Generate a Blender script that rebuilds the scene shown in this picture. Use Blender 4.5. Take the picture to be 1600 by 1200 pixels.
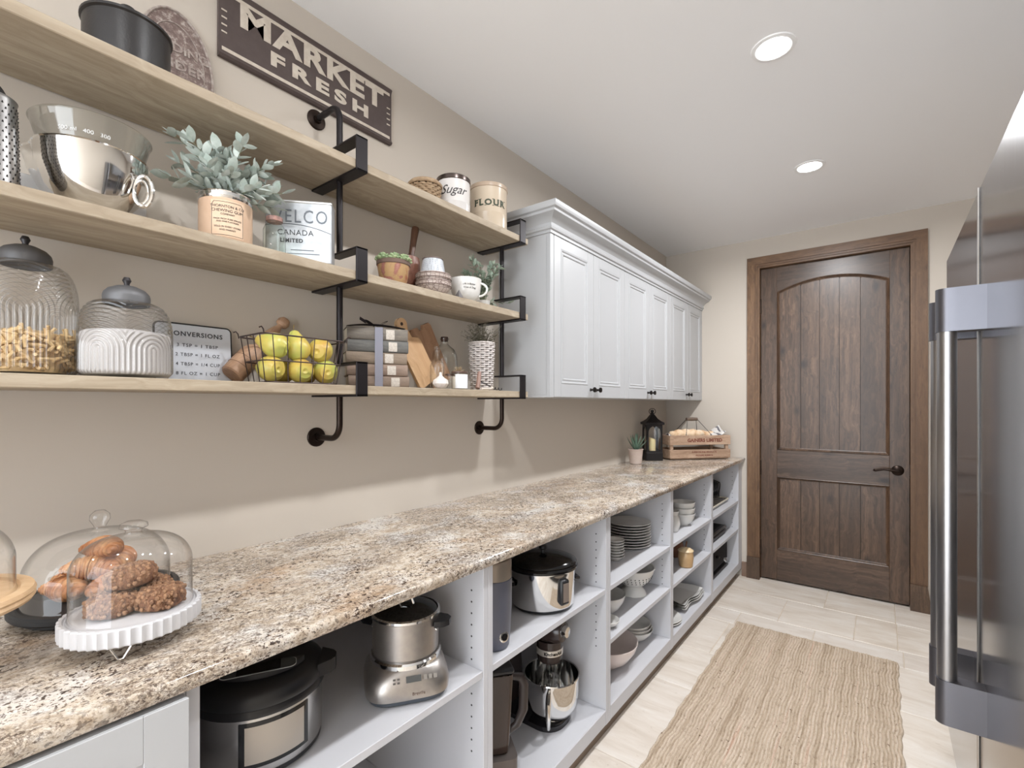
import bpy, bmesh, math, random
from math import sin, cos, pi, radians, atan2, sqrt, hypot
from mathutils import Matrix, Vector, noise as mnoise
random.seed(7)
S = bpy.context.scene
for o in list(bpy.data.objects): bpy.data.objects.remove(o, do_unlink=True)
COL = S.collection

# ------------------------------------------------------------------ camera, world, lights, exposure
CAMZ = 1.3255
cd = bpy.data.cameras.new('camera'); cam = bpy.data.objects.new('camera', cd); COL.objects.link(cam)
cam.location = (0, 0, CAMZ); cam.rotation_euler = (pi/2, 0, radians(37.67))
cd.sensor_width = 36; cd.lens = 748.68/1600*36; cd.shift_y = 31.99/1600; cd.clip_start = .02
S.camera = cam
S.view_settings.view_transform = 'Standard'; S.view_settings.look = 'None'
S.view_settings.gamma = 1; S.view_settings.use_curve_mapping = False
S.view_settings.exposure = 0.56
W = bpy.data.worlds.new('world'); S.world = W; W.use_nodes = True
W.node_tree.nodes['Background'].inputs[0].default_value = (.9, .95, 1.0, 1)
W.node_tree.nodes['Background'].inputs[1].default_value = 4.0
LIGHT_W = [17.5, 11, 8, 5.5, 4]
LX = -.303
LIGHT_Y = [2.966, 1.90, .833, -.234, -1.30]
CEIL = 2.584; L = 4.036; XW = -1.455
for i, y in enumerate(LIGHT_Y):
    ld = bpy.data.lights.new('downlight_lamp', 'AREA'); ld.shape = 'DISK'; ld.size = .095
    ld.energy = LIGHT_W[i]; ld.spread = radians(172); ld.color = (.965, .98, 1)
    lo = bpy.data.objects.new('downlight_lamp', ld); COL.objects.link(lo); lo.location = (LX, y, CEIL-.006)

# ------------------------------------------------------------------ colours and materials
def C(r, g=None, b=None):
    if g is None: g = b = r
    f = lambda v: (v/255/12.92) if v/255 <= .04045 else ((v/255+.055)/1.055)**2.4
    return (f(r), f(g), f(b), 1)
MATS = {}
class NT:
    def __init__(s, name):
        s.m = bpy.data.materials.new(name); s.m.use_nodes = True
        s.t = s.m.node_tree; s.n = s.t.nodes; s.l = s.t.links
        s.b = s.n['Principled BSDF']; s.out = s.n['Material Output']
    def node(s, typ, **kw):
        n = s.n.new(typ)
        for k, v in kw.items():
            if k == 'inp':
                for a, b in v.items():
                    if hasattr(b, 'is_output') or isinstance(b, bpy.types.NodeSocket): s.l.new(b, n.inputs[a])
                    else: n.inputs[a].default_value = b
            else: setattr(n, k, v)
        return n
    def coords(s, scale=(1, 1, 1), rnd=0.0, rot=(0, 0, 0)):
        tc = s.node('ShaderNodeTexCoord'); o = tc.outputs['Object']
        if rnd:
            oi = s.node('ShaderNodeObjectInfo')
            mu = s.node('ShaderNodeMath', operation='MULTIPLY', inp={0: oi.outputs['Random'], 1: rnd})
            ad = s.node('ShaderNodeVectorMath', operation='ADD', inp={0: o, 1: mu.outputs[0]}); o = ad.outputs[0]
        mp = s.node('ShaderNodeMapping', inp={'Vector': o, 'Scale': scale, 'Rotation': rot})
        return mp.outputs[0]
    def noise(s, vec, scale, detail=4, rough=.55, dist=0):
        return s.node('ShaderNodeTexNoise', inp={'Vector': vec, 'Scale': scale, 'Detail': detail, 'Roughness': rough, 'Distortion': dist}).outputs['Fac']
    def ramp(s, fac, stops, interp='LINEAR'):
        n = s.node('ShaderNodeValToRGB', inp={0: fac}); cr = n.color_ramp; cr.interpolation = interp
        while len(cr.elements) < len(stops): cr.elements.new(.5)
        for e, (p, c) in zip(cr.elements, stops):
            e.position = p; e.color = c if len(c) == 4 else (*c, 1)
        return n.outputs[0]
    def mix(s, fac, a, b, mode='MIX'):
        n = s.node('ShaderNodeMix', data_type='RGBA', blend_type=mode)
        for sock, v in ((n.inputs[0], fac), (n.inputs[6], a), (n.inputs[7], b)):
            if isinstance(v, bpy.types.NodeSocket): s.l.new(v, sock)
            else: sock.default_value = v
        return n.outputs[2]
    def bump(s, h, strength=.2, dist=.002):
        n = s.node('ShaderNodeBump', inp={'Height': h, 'Strength': strength, 'Distance': dist})
        s.l.new(n.outputs[0], s.b.inputs['Normal'])
    def set(s, **kw):
        for k, v in kw.items():
            k = {'rough': 'Roughness', 'metal': 'Metallic', 'col': 'Base Color', 'spec': 'Specular IOR Level', 'trans': 'Transmission Weight',
                 'coat': 'Coat Weight', 'sss': 'Subsurface Weight', 'alpha': 'Alpha', 'sheen': 'Sheen Weight', 'ior': 'IOR', 'aniso': 'Anisotropic'}[k]
            if isinstance(v, bpy.types.NodeSocket): s.l.new(v, s.b.inputs[k])
            else: s.b.inputs[k].default_value = v
        return s
def mat(name, col, rough=.5, metal=0, var=None, bump=None, rnd=0, **kw):
    """plain procedural paint / plastic / metal; var=(colour2, scale[, stretch]), bump=(scale, strength)"""
    if name in MATS: return MATS[name]
    t = NT(name); t.set(rough=rough, metal=metal, col=col, **kw)
    if var:
        st = var[2] if len(var) > 2 else (1, 1, 1)
        v = t.coords(st, rnd); f = t.noise(v, var[1], 5)
        t.set(col=t.ramp(f, [(.3, col), (.7, var[0])]))
    if bump:
        t.bump(t.noise(t.coords((1, 1, 1)), bump[0], 4), bump[1])
    MATS[name] = t.m; return t.m
def wood(name, c1, c2, c3, axis, knots=False, rough=.5, sc=1.0, dark=None, bumps=.15):
    if name in MATS: return MATS[name]
    t = NT(name); st = [9*sc]*3; st[axis] = .55*sc
    v = t.coords(tuple(st), 17.3)
    wob = t.noise(t.coords((2.2, 2.2, 2.2), 17.3), 1.6*sc, 3)
    v2 = t.node('ShaderNodeVectorMath', operation='ADD', inp={0: v, 1: wob}).outputs[0]
    f = t.noise(v2, 5, 8, .65, .4)
    col = t.ramp(f, [(.28, c1), (.5, c2), (.72, c3)])
    big = t.noise(t.coords(tuple(q*.16 for q in st), 9.1), 4, 3)
    col = t.mix(t.ramp(big, [(.35, (0, 0, 0)), (.68, (.75, .75, .75))]), col, c1)
    if dark: 
        st3 = [14*sc]*3; st3[axis] = 1.5*sc
        g = t.noise(t.coords(tuple(st3), 31.), 9, 5, .7)
        col = t.mix(t.ramp(g, [(.56, (0, 0, 0)), (.72, (.8, .8, .8))]), col, dark)
    if knots:
        st4 = [5.5]*3; st4[axis] = 3.0
        kn = t.node('ShaderNodeTexVoronoi', inp={'Vector': t.coords(tuple(st4), 23.), 'Scale': 1.25, 'Randomness': 1.})
        col = t.mix(t.ramp(kn.outputs['Distance'], [(.05, (.95, .95, .95)), (.13, (.35, .35, .35)), (.2, (0, 0, 0))]), col, dark or c1)
    t.set(col=col, rough=rough); t.bump(f, bumps, .002)
    MATS[name] = t.m; return t.m
def glass(name, tint=(1, 1, 1, 1), edge=.55, rough=.0, t0=.55, pw_=4.0, refl=.75):
    """thin clear glass: see-through sheet with fresnel reflection and a darker grazing rim"""
    if name in MATS: return MATS[name]
    t = NT(name); t.n.remove(t.b)
    lw = t.node('ShaderNodeLayerWeight', inp={0: .5})
    tr = t.node('ShaderNodeBsdfTransparent')
    c = t.ramp(lw.outputs['Facing'], [(t0, tint), (.8, tuple((.45+.55*edge)*q for q in tint[:3])), (.98, tuple(edge*.75*q for q in tint[:3]))]); t.l.new(c, tr.inputs[0])
    gl = t.node('ShaderNodeBsdfGlossy', inp={'Roughness': rough, 'Color': (1, 1, 1, 1)})
    pw = t.node('ShaderNodeMath', operation='POWER', inp={0: lw.outputs['Facing'], 1: pw_}); ma = t.node('ShaderNodeMath', operation='MULTIPLY_ADD', inp={0: pw.outputs[0], 1: refl, 2: .045})
    mx = t.node('ShaderNodeMixShader', inp={0: ma.outputs[0], 1: tr.outputs[0], 2: gl.outputs[0]})
    t.l.new(mx.outputs[0], t.out.inputs[0]); MATS[name] = t.m; return t.m

def m_wall(name, c):
    t = NT(name); t.set(col=c, rough=.75, spec=.25); t.bump(t.noise(t.coords(), 260, 3), .06, .001); return t.m
WALL = m_wall('wall_paint', C(200, 191, 180)); CEILM = m_wall('ceiling_paint', C(243, 243, 244))
WHITE = mat('white_lacquer', C(180, 181, 183), .38, bump=(90, .02))
WHITE2 = mat('white_melamine', C(196, 196, 200), .45, bump=(120, .03))
IRON = mat('black_iron', C(38, 34, 36), .42, .6, bump=(300, .15))
BRONZE = mat('dark_bronze', C(48, 38, 33), .35, .8, bump=(120, .1))
BLACKP = mat('black_plastic', C(22, 22, 25), .35, bump=(400, .05))
BLACKG = mat('black_gloss', C(12, 12, 14), .12)
STEEL = mat('brushed_steel', C(190, 188, 186), .27, 1, bump=(40, .02))
CHROME = mat('polished_steel', C(225, 224, 222), .07, 1)
PORC = mat('white_porcelain', C(218, 216, 212), .18)
OAK = wood('shelf_oak_along', C(142, 127, 107), C(170, 155, 134), C(192, 179, 159), 1, rough=.6)
DOORV = wood('knotty_wood_upright', C(56, 41, 31), C(92, 70, 54), C(124, 97, 76), 2, True, .33, dark=C(44, 31, 25))
DOORH = wood('knotty_wood_level', C(56, 42, 33), C(88, 68, 54), C(114, 91, 73), 0, True, .33, dark=C(44, 31, 25))
CASV = wood('casing_wood_upright', C(86, 62, 43), C(118, 88, 62), C(142, 110, 80), 2, False, .42, dark=C(60, 42, 30))
CASH = wood('casing_wood_level', C(86, 62, 43), C(118, 88, 62), C(142, 110, 80), 0, False, .42, dark=C(60, 42, 30))
LTWOOD = wood('light_wood', C(196, 160, 120), C(222, 190, 152), C(236, 210, 176), 1, rough=.5)
LTWOODV = wood('light_wood_upright', C(190, 150, 110), C(214, 178, 138), C(228, 198, 160), 2, rough=.5)
DKWOOD = wood('walnut_wood', C(70, 46, 36), C(100, 70, 54), C(124, 90, 70), 2, rough=.4)
RGLASS = glass('ribbed_glass', (1, 1, 1, 1), .35, .03, .12, 2.2, .8); DGLASS = glass('thick_glass', (.98, .99, .98, 1), .3, .0, .3, 3.0, .8); GLASS = glass('clear_glass', edge=.42); GLASSG = glass('greenish_glass', (.93, .97, .94, 1), .45)

def m_granite():
    t = NT('granite'); v = t.coords((1.25, .9, 1.25))
    w = t.node('ShaderNodeTexNoise', inp={'Vector': v, 'Scale': 4.0, 'Detail': 4})
    wv = t.node('ShaderNodeVectorMath', operation='SCALE', inp={0: w.outputs['Color'], 'Scale': .18}).outputs[0]
    vv = t.node('ShaderNodeVectorMath', operation='ADD', inp={0: v, 1: wv}).outputs[0]
    col = t.ramp(t.noise(vv, 42, 6, .75), [(.3, C(150, 134, 116)), (.42, C(184, 168, 149)), (.53, C(206, 193, 177)), (.66, C(218, 210, 201))])
    rust = t.noise(vv, 4.2, 5, .65)
    col = t.mix(t.ramp(rust, [(.56, (0, 0, 0)), (.7, (.48, .48, .48))]), col, C(172, 132, 92))
    grey = t.noise(t.coords((1, .6, 1), 0, (0, 0, .3)), 9, 5, .6)
    col = t.mix(t.ramp(grey, [(.52, (0, 0, 0)), (.64, (.75, .75, .75))]), col, C(216, 213, 209))
    msk = t.ramp(t.noise(vv, 5.5, 5, .6), [(.40, (0, 0, 0)), (.58, (1, 1, 1))])
    def veins(scale, off, width, amt, colr, col):
        rn = t.noise(t.node('ShaderNodeVectorMath', operation='ADD', inp={0: vv, 1: (off, off, off)}).outputs[0], scale, 6, .75)
        ab = t.node('ShaderNodeMath', operation='ABSOLUTE', inp={0: t.node('ShaderNodeMath', operation='SUBTRACT', inp={0: rn, 1: .5}).outputs[0]}).outputs[0]
        k = t.mix(1.0, t.ramp(ab, [(.0, (amt,)*3), (width, (0, 0, 0))]), msk, 'MULTIPLY'); return t.mix(k, col, colr)
    col = veins(30, 0, .035, .8, C(92, 76, 64), col); col = veins(70, 7, .045, .75, C(86, 70, 60), col)
    fm = t.ramp(t.noise(vv, 9, 4, .6), [(.38, (.3, .3, .3)), (.6, (1, 1, 1))])
    for sc_, th_, c_ in ((95, .60, C(62, 50, 44)), (170, .605, C(80, 66, 58)), (260, .6, C(120, 100, 86))):
        fl = t.noise(t.coords((1, .9, 1), 0, (0, 0, sc_)), sc_, 2, .5)
        col = t.mix(t.mix(1.0, t.ramp(fl, [(th_, (0, 0, 0)), (th_+.03, (1, 1, 1))]), fm, 'MULTIPLY'), col, c_)
    t.set(col=col, rough=.14, spec=.5); return t.m
GRANITE = m_granite()
def m_stone():
    t = NT('travertine'); v = t.coords((1.2, 4.5, 1), 40)
    n = t.noise(v, 2.6, 7, .65, .6)
    col = t.ramp(n, [(.3, C(200, 186, 170)), (.48, C(218, 207, 194)), (.66, C(230, 223, 214))])
    oi = t.node('ShaderNodeObjectInfo')
    col = t.mix(t.ramp(oi.outputs['Random'], [(0, (.0, .0, .0)), (1, (.35, .35, .35))]), col, C(214, 208, 204))
    pit = t.noise(t.coords((1, 2, 1), 40), 45, 3, .7)
    col = t.mix(t.ramp(pit, [(.66, (0, 0, 0)), (.74, (.5, .5, .5))]), col, C(160, 142, 122))
    t.set(col=col, rough=.38); t.bump(n, .12, .002); return t.m
STONE = m_stone()

# ------------------------------------------------------------------ mesh helpers
class M:
    def __init__(s): s.v = []; s.f = []; s.T = Matrix()
    def add(s, vs, fs):
        k = len(s.v); T = s.T
        s.v += [tuple(T @ Vector(p)) for p in vs]; s.f += [tuple(i+k for i in f) for f in fs]; return s
    def box(s, x0, x1, y0, y1, z0, z1, b=0):
        cx, cy, cz = (x0+x1)/2, (y0+y1)/2, (z0+z1)/2; hx, hy, hz = abs(x1-x0)/2, abs(y1-y0)/2, abs(z1-z0)/2
        if b <= 0:
            vs = [(cx+i*hx, cy+j*hy, cz+k*hz) for i in (-1, 1) for j in (-1, 1) for k in (-1, 1)]
            return s.add(vs, [(0, 1, 3, 2), (4, 6, 7, 5), (0, 4, 5, 1), (2, 3, 7, 6), (0, 2, 6, 4), (1, 5, 7, 3)])
        b = min(b, hx*.9, hy*.9, hz*.9); vs = []; ix = {}
        for i in (-1, 1):
            for j in (-1, 1):
                for k in (-1, 1):
                    for a in range(3):
                        h = [hx-b, hy-b, hz-b]; h[a] = (hx, hy, hz)[a]
                        ix[i, j, k, a] = len(vs); vs.append((cx+i*h[0], cy+j*h[1], cz+k*h[2]))
        fs = []
        for q in (-1, 1):
            fs.append([ix[q, j, k, 0] for j, k in ((-1, -1), (1, -1), (1, 1), (-1, 1))])
            fs.append([ix[i, q, k, 1] for i, k in ((-1, -1), (1, -1), (1, 1), (-1, 1))])
            fs.append([ix[i, j, q, 2] for i, j in ((-1, -1), (1, -1), (1, 1), (-1, 1))])
        for i in (-1, 1):
            for j in (-1, 1):
                fs.append([ix[i, j, -1, 0], ix[i, j, 1, 0], ix[i, j, 1, 1], ix[i, j, -1, 1]])
                fs.append([ix[i, -1, j, 0], ix[i, 1, j, 0], ix[i, 1, j, 2], ix[i, -1, j, 2]])
                fs.append([ix[-1, i, j, 1], ix[1, i, j, 1], ix[1, i, j, 2], ix[-1, i, j, 2]])
                for k in (-1, 1): fs.append([ix[i, j, k, a] for a in range(3)])
        return s.add(vs, fs)
    def lathe(s, prof, n=32, c=(0, 0, 0), rfun=None):
        vs = []; fs = []; k = len(prof)
        for j in range(n):
            a = 2*pi*j/n
            for i, (r, z) in enumerate(prof):
                if rfun: r = rfun(r, a, z)
                vs.append((c[0]+r*cos(a), c[1]+r*sin(a), c[2]+z))
        for j in range(n):
            q = (j+1) % n
            for i in range(k-1):
                A, B, D, E = j*k+i, q*k+i, q*k+i+1, j*k+i+1
                if prof[i][0] == 0: fs.append((A, D, E))
                elif prof[i+1][0] == 0: fs.append((A, B, E))
                else: fs.append((A, B, D, E))
        return s.add(vs, fs)
    def cyl(s, r, z0, z1, n=24, c=(0, 0), b=0):
        b = min(b, r*.5)
        p = [(0, z0), (r-b, z0)]+([(r, z0+b), (r, z1-b)] if b else [(r, z1)])+([(r-b, z1)] if b else [])+[(0, z1)]
        return s.lathe(p, n, (c[0], c[1], 0))
    def sphere(s, r, c=(0, 0, 0), n=16, sc=(1, 1, 1)):
        k = max(4, n//2); T = s.T; s.T = T @ Matrix.Translation(c) @ Matrix.Diagonal((*sc, 1))
        s.lathe([(0 if i in (0, k) else r*sin(pi*i/k), -r*cos(pi*i/k)) for i in range(k+1)], n); s.T = T; return s
    def tube(s, pts, r, n=8, closed=False, flat=None):
        pts = [Vector(p) for p in pts]; N = len(pts); rs = r if isinstance(r, (list, tuple)) else [r]*N
        vs = []; fs = []; up = None
        for i in range(N):
            if closed: d = pts[(i+1) % N]-pts[i-1]
            else: d = pts[min(i+1, N-1)]-pts[max(i-1, 0)]
            d = d.normalized() if d.length > 0 else Vector((0, 0, 1))
            if up is None:
                up = Vector((0, 0, 1)) if abs(d.z) < .9 else Vector((1, 0, 0))
            a = d.cross(up); a = a.normalized() if a.length > 1e-6 else Vector((1, 0, 0)); b = a.cross(d); up = b
            for k in range(n):
                t = 2*pi*k/n; vs.append(tuple(pts[i]+a*rs[i]*cos(t)+b*rs[i]*(flat or 1)*sin(t)))
        for i in range(N if closed else N-1):
            q = (i+1) % N
            for k in range(n): fs.append((i*n+k, i*n+(k+1) % n, q*n+(k+1) % n, q*n+k))
        if not closed: fs += [tuple(range(n))[::-1], tuple(range((N-1)*n, N*n))]
        return s.add(vs, fs)
    def prism(s, poly, h0, h1, ax='z'):
        """extrude a 2d outline; ax names the extrusion axis: z -> (x,y), y -> (x,z), x -> (y,z)"""
        f = {'z': lambda p, h: (p[0], p[1], h), 'y': lambda p, h: (p[0], h, p[1]), 'x': lambda p, h: (h, p[0], p[1])}[ax]
        n = len(poly); vs = [f(p, h0) for p in poly]+[f(p, h1) for p in poly]
        return s.add(vs, [tuple(range(n)), tuple(range(n, 2*n))]+[(i, (i+1) % n, (i+1) % n+n, i+n) for i in range(n)])
    def grid(s, fn, nu, nv, closeu=False):
        vs = [fn(i/(nu if closeu else nu-1), j/(nv-1)) for i in range(nu) for j in range(nv)]
        fs = [(i*nv+j, ((i+1) % nu)*nv+j, ((i+1) % nu)*nv+j+1, i*nv+j+1) for i in range(nu if closeu else nu-1) for j in range(nv-1)]
        return s.add(vs, fs)
    def mesh(s, name, m, ang=35):
        me = bpy.data.meshes.new(name); me.from_pydata(s.v, [], s.f)
        bm = bmesh.new(); bm.from_mesh(me); bmesh.ops.recalc_face_normals(bm, faces=bm.faces); bm.to_mesh(me); bm.free()
        if m: me.materials.append(m)
        if ang: me.shade_smooth(); me.set_sharp_from_angle(angle=radians(ang))
        return me
    def build(s, name, m, parent=None, ang=35, loc=None, kind=None, label=None):
        o = bpy.data.objects.new(name, s.mesh(name, m, ang)); COL.objects.link(o)
        if parent is not None: o.parent = parent
        if loc: o.location = loc
        if kind: o['kind'] = kind
        if label: o['label'] = label
        return o
def put(name, me, parent, loc=(0, 0, 0), rot=(0, 0, 0), sc=None):
    o = bpy.data.objects.new(name, me); COL.objects.link(o); o.parent = parent; o.location = loc; o.rotation_euler = rot
    if sc: o.scale = sc
    return o
def thing(name, label, cat, loc=(0, 0, 0), rz=0, group=None):
    o = bpy.data.objects.new(name, None); COL.objects.link(o); o.empty_display_size = .05
    o.location = loc; o.rotation_euler = (0, 0, rz); return tag(o, label, cat, group)
def tag(o, label, cat, group=None):
    o['label'] = label; o['category'] = cat
    if group: o['group'] = group
    return o
def struct(name, loc=(0, 0, 0)):
    o = bpy.data.objects.new(name, None); COL.objects.link(o); o.location = loc; o['kind'] = 'structure'; return o
def dup(root, loc, rz, label, group=None):
    r = root.copy(); COL.objects.link(r); r.location = loc; r.rotation_euler = (root.rotation_euler[0], root.rotation_euler[1], rz); r['label'] = label
    if group: r['group'] = group
    for ch in list(root.children):
        c = ch.copy(); COL.objects.link(c); c.parent = r
        for g in ch.children:
            d = g.copy(); COL.objects.link(d); d.parent = c
    return r
FACEX = Matrix(((0, 0, 1, 0), (1, 0, 0, 0), (0, 1, 0, 0), (0, 0, 0, 1)))   # text reading along +Y, facing +X
def text(s, size, m, parent, M4=None, fit=None, bend=None, ext=.0004, bold=0, shear=0, space=1, name='lettering', warp=None, align='CENTER', label=None):
    cu = bpy.data.curves.new('t', 'FONT'); cu.body = s; cu.size = size; cu.extrude = ext; cu.offset = bold; cu.shear = shear
    cu.space_character = space; cu.align_x = align; cu.align_y = 'CENTER'; cu.resolution_u = 3
    ob = bpy.data.objects.new('t', cu); me = bpy.data.meshes.new_from_object(ob); bpy.data.objects.remove(ob)
    me.name = name; me.materials.clear(); me.materials.append(m)
    if fit:
        xs = [v.co.x for v in me.vertices]; ys_ = [v.co.y for v in me.vertices]
        for v in me.vertices: v.co.x = ((v.co.x-min(xs))/(max(xs)-min(xs))-.5)*fit[0]; v.co.y = ((v.co.y-min(ys_))/(max(ys_)-min(ys_))-.5)*fit[1]
    for v in me.vertices:
        x, y, z = v.co
        if bend: r, phi0, zc = bend; a = phi0+x/r; v.co = ((r+z)*cos(a), (r+z)*sin(a), zc+y)
        elif warp: v.co = warp(x, y, z)
        else: v.co = M4 @ v.co
    o = bpy.data.objects.new(name, me); COL.objects.link(o); o.parent = parent
    if label: o['label'] = label
    return o
def arc(cx, cy, r, a0, a1, n): return [(cx+r*cos(a0+(a1-a0)*i/n), cy+r*sin(a0+(a1-a0)*i/n)) for i in range(n+1)]
def rrect(x0, x1, y0, y1, r, n=5):
    return arc(x1-r, y1-r, r, 0, pi/2, n)+arc(x0+r, y1-r, r, pi/2, pi, n)+arc(x0+r, y0+r, r, pi, 1.5*pi, n)+arc(x1-r, y0+r, r, 1.5*pi, 2*pi, n)
def shell(pr, t):
    """outer profile -> closed thin-walled profile (outer then inner back up)"""
    return pr+[(max(r-t, 0), z+(t if i == 0 else 0)) for i, (r, z) in reversed(list(enumerate(pr)))]

# ================================================================== SETTING
XR = .95; YB = -2.3
m = M(); m.box(XW-.12, XW, YB, L+.12, 0, CEIL); o = m.build('wall_left', WALL, ang=0); o['kind'] = 'structure'
m = M(); m.box(XR, XR+.12, YB, L+.12, 0, CEIL); o = m.build('wall_right', WALL, ang=0); o['kind'] = 'structure'
DX0, DX1, DZ = -.735, .146, 2.358
m = M(); m.box(XW, DX0-.02, L, L+.12, 0, CEIL); m.box(DX1+.02, XR, L, L+.12, 0, CEIL); m.box(DX0-.02, DX1+.02, L, L+.12, DZ+.02, CEIL)
o = m.build('wall_back', WALL, ang=0); o['kind'] = 'structure'
m = M(); m.box(DX0-.3, DX1+.3, L+.125, L+.165, -.05, CEIL); o = m.build('wall_light_stop', WALL, ang=0); o['kind'] = 'structure'  # unseen slab added behind the door to stop world light leaking through
m = M(); m.box(XW-.12, XR+.12, YB, L+.12, CEIL, CEIL+.1); o = m.build('ceiling', CEILM, ang=0); o['kind'] = 'structure'
fl = struct('floor'); m = M(); m.box(XW-.12, XR+.12, YB, L+.2, -.05, -.004); m.build('grout', mat('grout', C(206, 192, 174), .8, bump=(200, .2)), fl, ang=0)
def tile(x0, x1, y0, y1):
    m = M(); m.box(-(x1-x0)/2+.0015, (x1-x0)/2-.0015, -(y1-y0)/2+.0015, (y1-y0)/2-.0015, -.012, 0, .0025)
    o = m.build('floor_tile', STONE, fl, ang=0); o.location = ((x0+x1)/2, (y0+y1)/2, random.uniform(-.0006, 0))
rows = [(3.715, 4.10, [(-1.0, -.3), (-.3, .066), (.066, .62), (.62, .95)]),
        (3.315, 3.715, [(-1.0, -.507), (-.507, -.127), (-.127, .069), (.069, .47), (.47, .95)]),
        (3.115, 3.315, [(-1.0, -.71), (-.71, -.31), (-.31, .09), (.09, .49), (.49, .95)]),
        (2.67, 3.115, [(-1.0, -.73), (-.73, -.13), (-.13, .27), (.27, .95)]),
        (2.27, 2.67, [(-1.0, -.55), (-.55, .05), (.05, .45), (.45, .95)]),
        (1.66, 2.27, [(-1.0, -.62), (-.62, -.2), (-.2, .4), (.4, .95)]),
        (1.05, 1.66, [(-1.0, -.4), (-.4, .2), (.2, .95)]), (.45, 1.05, [(-1.0, -.6), (-.6, 0), (0, .95)]),
        (-.15, .45, [(-1.0, -.3), (-.3, .3), (.3, .95)]), (-.9, -.15, [(-1.0, -.5), (-.5, .2), (.2, .95)]), (-1.6, -.9, [(-1.0, -.3), (-.3, .3), (.3, .95)]), (-2.3, -1.6, [(-1.0, -.5), (-.5, .2), (.2, .95)])]
for y0, y1, xs in rows:
    for x0, x1 in xs: tile(x0, x1, y0, y1)

# ---- door
door = struct('door_1', (0, L, 0)); DY = .028                        # leaf face sits back from the wall face
def dbox(name, x0, x1, z0, z1, mt, d=0.0, b=.0015):
    return M().box(x0, x1, DY+d, DY+.04, z0, z1, b).build(name, mt, door, ang=0)
g = .003
PX0, PX1 = -.624, .040
dbox('stile', DX0+g, PX0, .012, DZ-g, DOORV); dbox('stile', PX1, DX1-g, .012, DZ-g, DOORV)
dbox('rail', PX0, PX1, .012, .237, DOORH); dbox('rail', PX0, PX1, .785, .985, DOORH)
AZ0, AZ1 = 2.168, 2.243
cxa = (PX0+PX1)/2; hw = (PX1-PX0)/2; ra = (hw*hw+(AZ1-AZ0)**2)/(2*(AZ1-AZ0)); a0 = math.asin(hw/ra)
arcpts = [(cxa+ra*sin(t), AZ1-ra+ra*cos(t)) for t in [-a0+2*a0*i/24 for i in range(25)]]
M().prism([(PX0, DZ-g)]+arcpts+[(PX1, DZ-g)], DY, DY+.04, 'y').build('rail', DOORH, door, ang=0, label='top rail with an arched lower edge')
def arcz(x): return AZ1-ra+sqrt(ra*ra-(x-cxa)**2)
edges = [PX0+.022, -.472, -.355, -.236, -.117, PX1-.022]
for z0, z1 in ((.237, .785), (.985, None)):
    for i in range(5):
        x0, x1 = edges[i]+.0012, edges[i+1]-.0012
        if i == 0: x0 = PX0-.004
        if i == 4: x1 = PX1+.004
        top = [(x1, z1), (x0, z1)] if z1 else [(x1-(x1-x0)*k/6, min(arcz(min(max(x1-(x1-x0)*k/6, PX0), PX1))+.004, DZ)) for k in range(7)]
        poly = [(x0, z0-.004), (x1, z0-.004)]+top
        c = [(sum(p[0] for p in poly)/len(poly)), (sum(p[1] for p in poly)/len(poly))]
        mm = M(); mm.prism(poly, DY+.017, DY+.034, 'y')
        inner = [(c[0]+(p[0]-c[0])*(1-.0035/max(abs(p[0]-c[0]), .0036)) if abs(p[0]-c[0]) > .01 else p[0], p[1]) for p in poly]
        mm.prism(inner, DY+.013, DY+.018, 'y'); mm.build('plank', DOORV, door, ang=0)
M().box(PX0-.01, PX1+.01, DY+.0345, DY+.0395, .1, DZ-.06).build('light_stop_panel', DOORV, door, ang=0)  # backing added so no light shows through the plank gaps
def moulding(path, w=.02):
    mm = M(); n = len(path)
    prof = [(0, 0), (.004, -.003), (.009, .001), (.013, .009), (.02, .012), (.02, .02), (0, .02)]
    # sweep with inward offset (closed path, anticlockwise seen from the room)
    ring = []
    for i in range(n):
        p0, p, p1 = Vector(path[i-1]), Vector(path[i]), Vector(path[(i+1) % n])
        d0 = (p-p0).normalized(); d1 = (p1-p).normalized(); n0 = Vector((-d0.y, d0.x)); n1 = Vector((-d1.y, d1.x)); nn = (n0+n1)/(1+n0.dot(n1))
        ring.append([(p.x+nn.x*a, DY+b, p.y+nn.y*a) for a, b in prof])
    k = len(prof); vs = [q for r in ring for q in r]
    fs = [(i*k+j, i*k+(j+1) % k, ((i+1) % n)*k+(j+1) % k, ((i+1) % n)*k+j) for i in range(n) for j in range(k)]
    mm.add(vs, fs).build('panel_moulding', DOORV, door, ang=30)
moulding([(PX0, .237), (PX1, .237), (PX1, .785), (PX0, .785)])
moulding([(PX0, .985), (PX1, .985)]+[(x, z) for x, z in reversed(arcpts)])
# handle, rosette, hinges
h = M(); h.T = Matrix.Translation((.082, DY, .889)) @ Matrix.Rotation(pi/2, 4, 'X'); h.lathe([(0, 0), (.034, 0), (.034, .004), (.028, .010), (.014, .014), (.012, .045), (.0, .048)], 28)
ho = h.build('handle', BRONZE, door)
h = M(); pts = [(.082, DY-.045, .889), (.05, DY-.05, .893), (.01, DY-.05, .897), (-.02, DY-.047, .888), (-.036, DY-.045, .882), (-.046, DY-.046, .889)]
h.tube(pts, [.011, .009, .007, .0065, .006, .007], 10); h.build('lever', BRONZE, ho)
M().box(DX1-.004, DX1+.002, DY-.004, DY+.03, .85, .93, .001).build('strike_plate', BRONZE, door)
for z in (2.07, 1.46, .84, .235):
    h = M(); h.cyl(.0075, z-.05, z+.05, 12, (DX0-.001, DY-.006)); h.sphere(.008, (DX0-.001, DY-.006, z+.055), 10); h.build('hinge', BRONZE, door)
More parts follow.
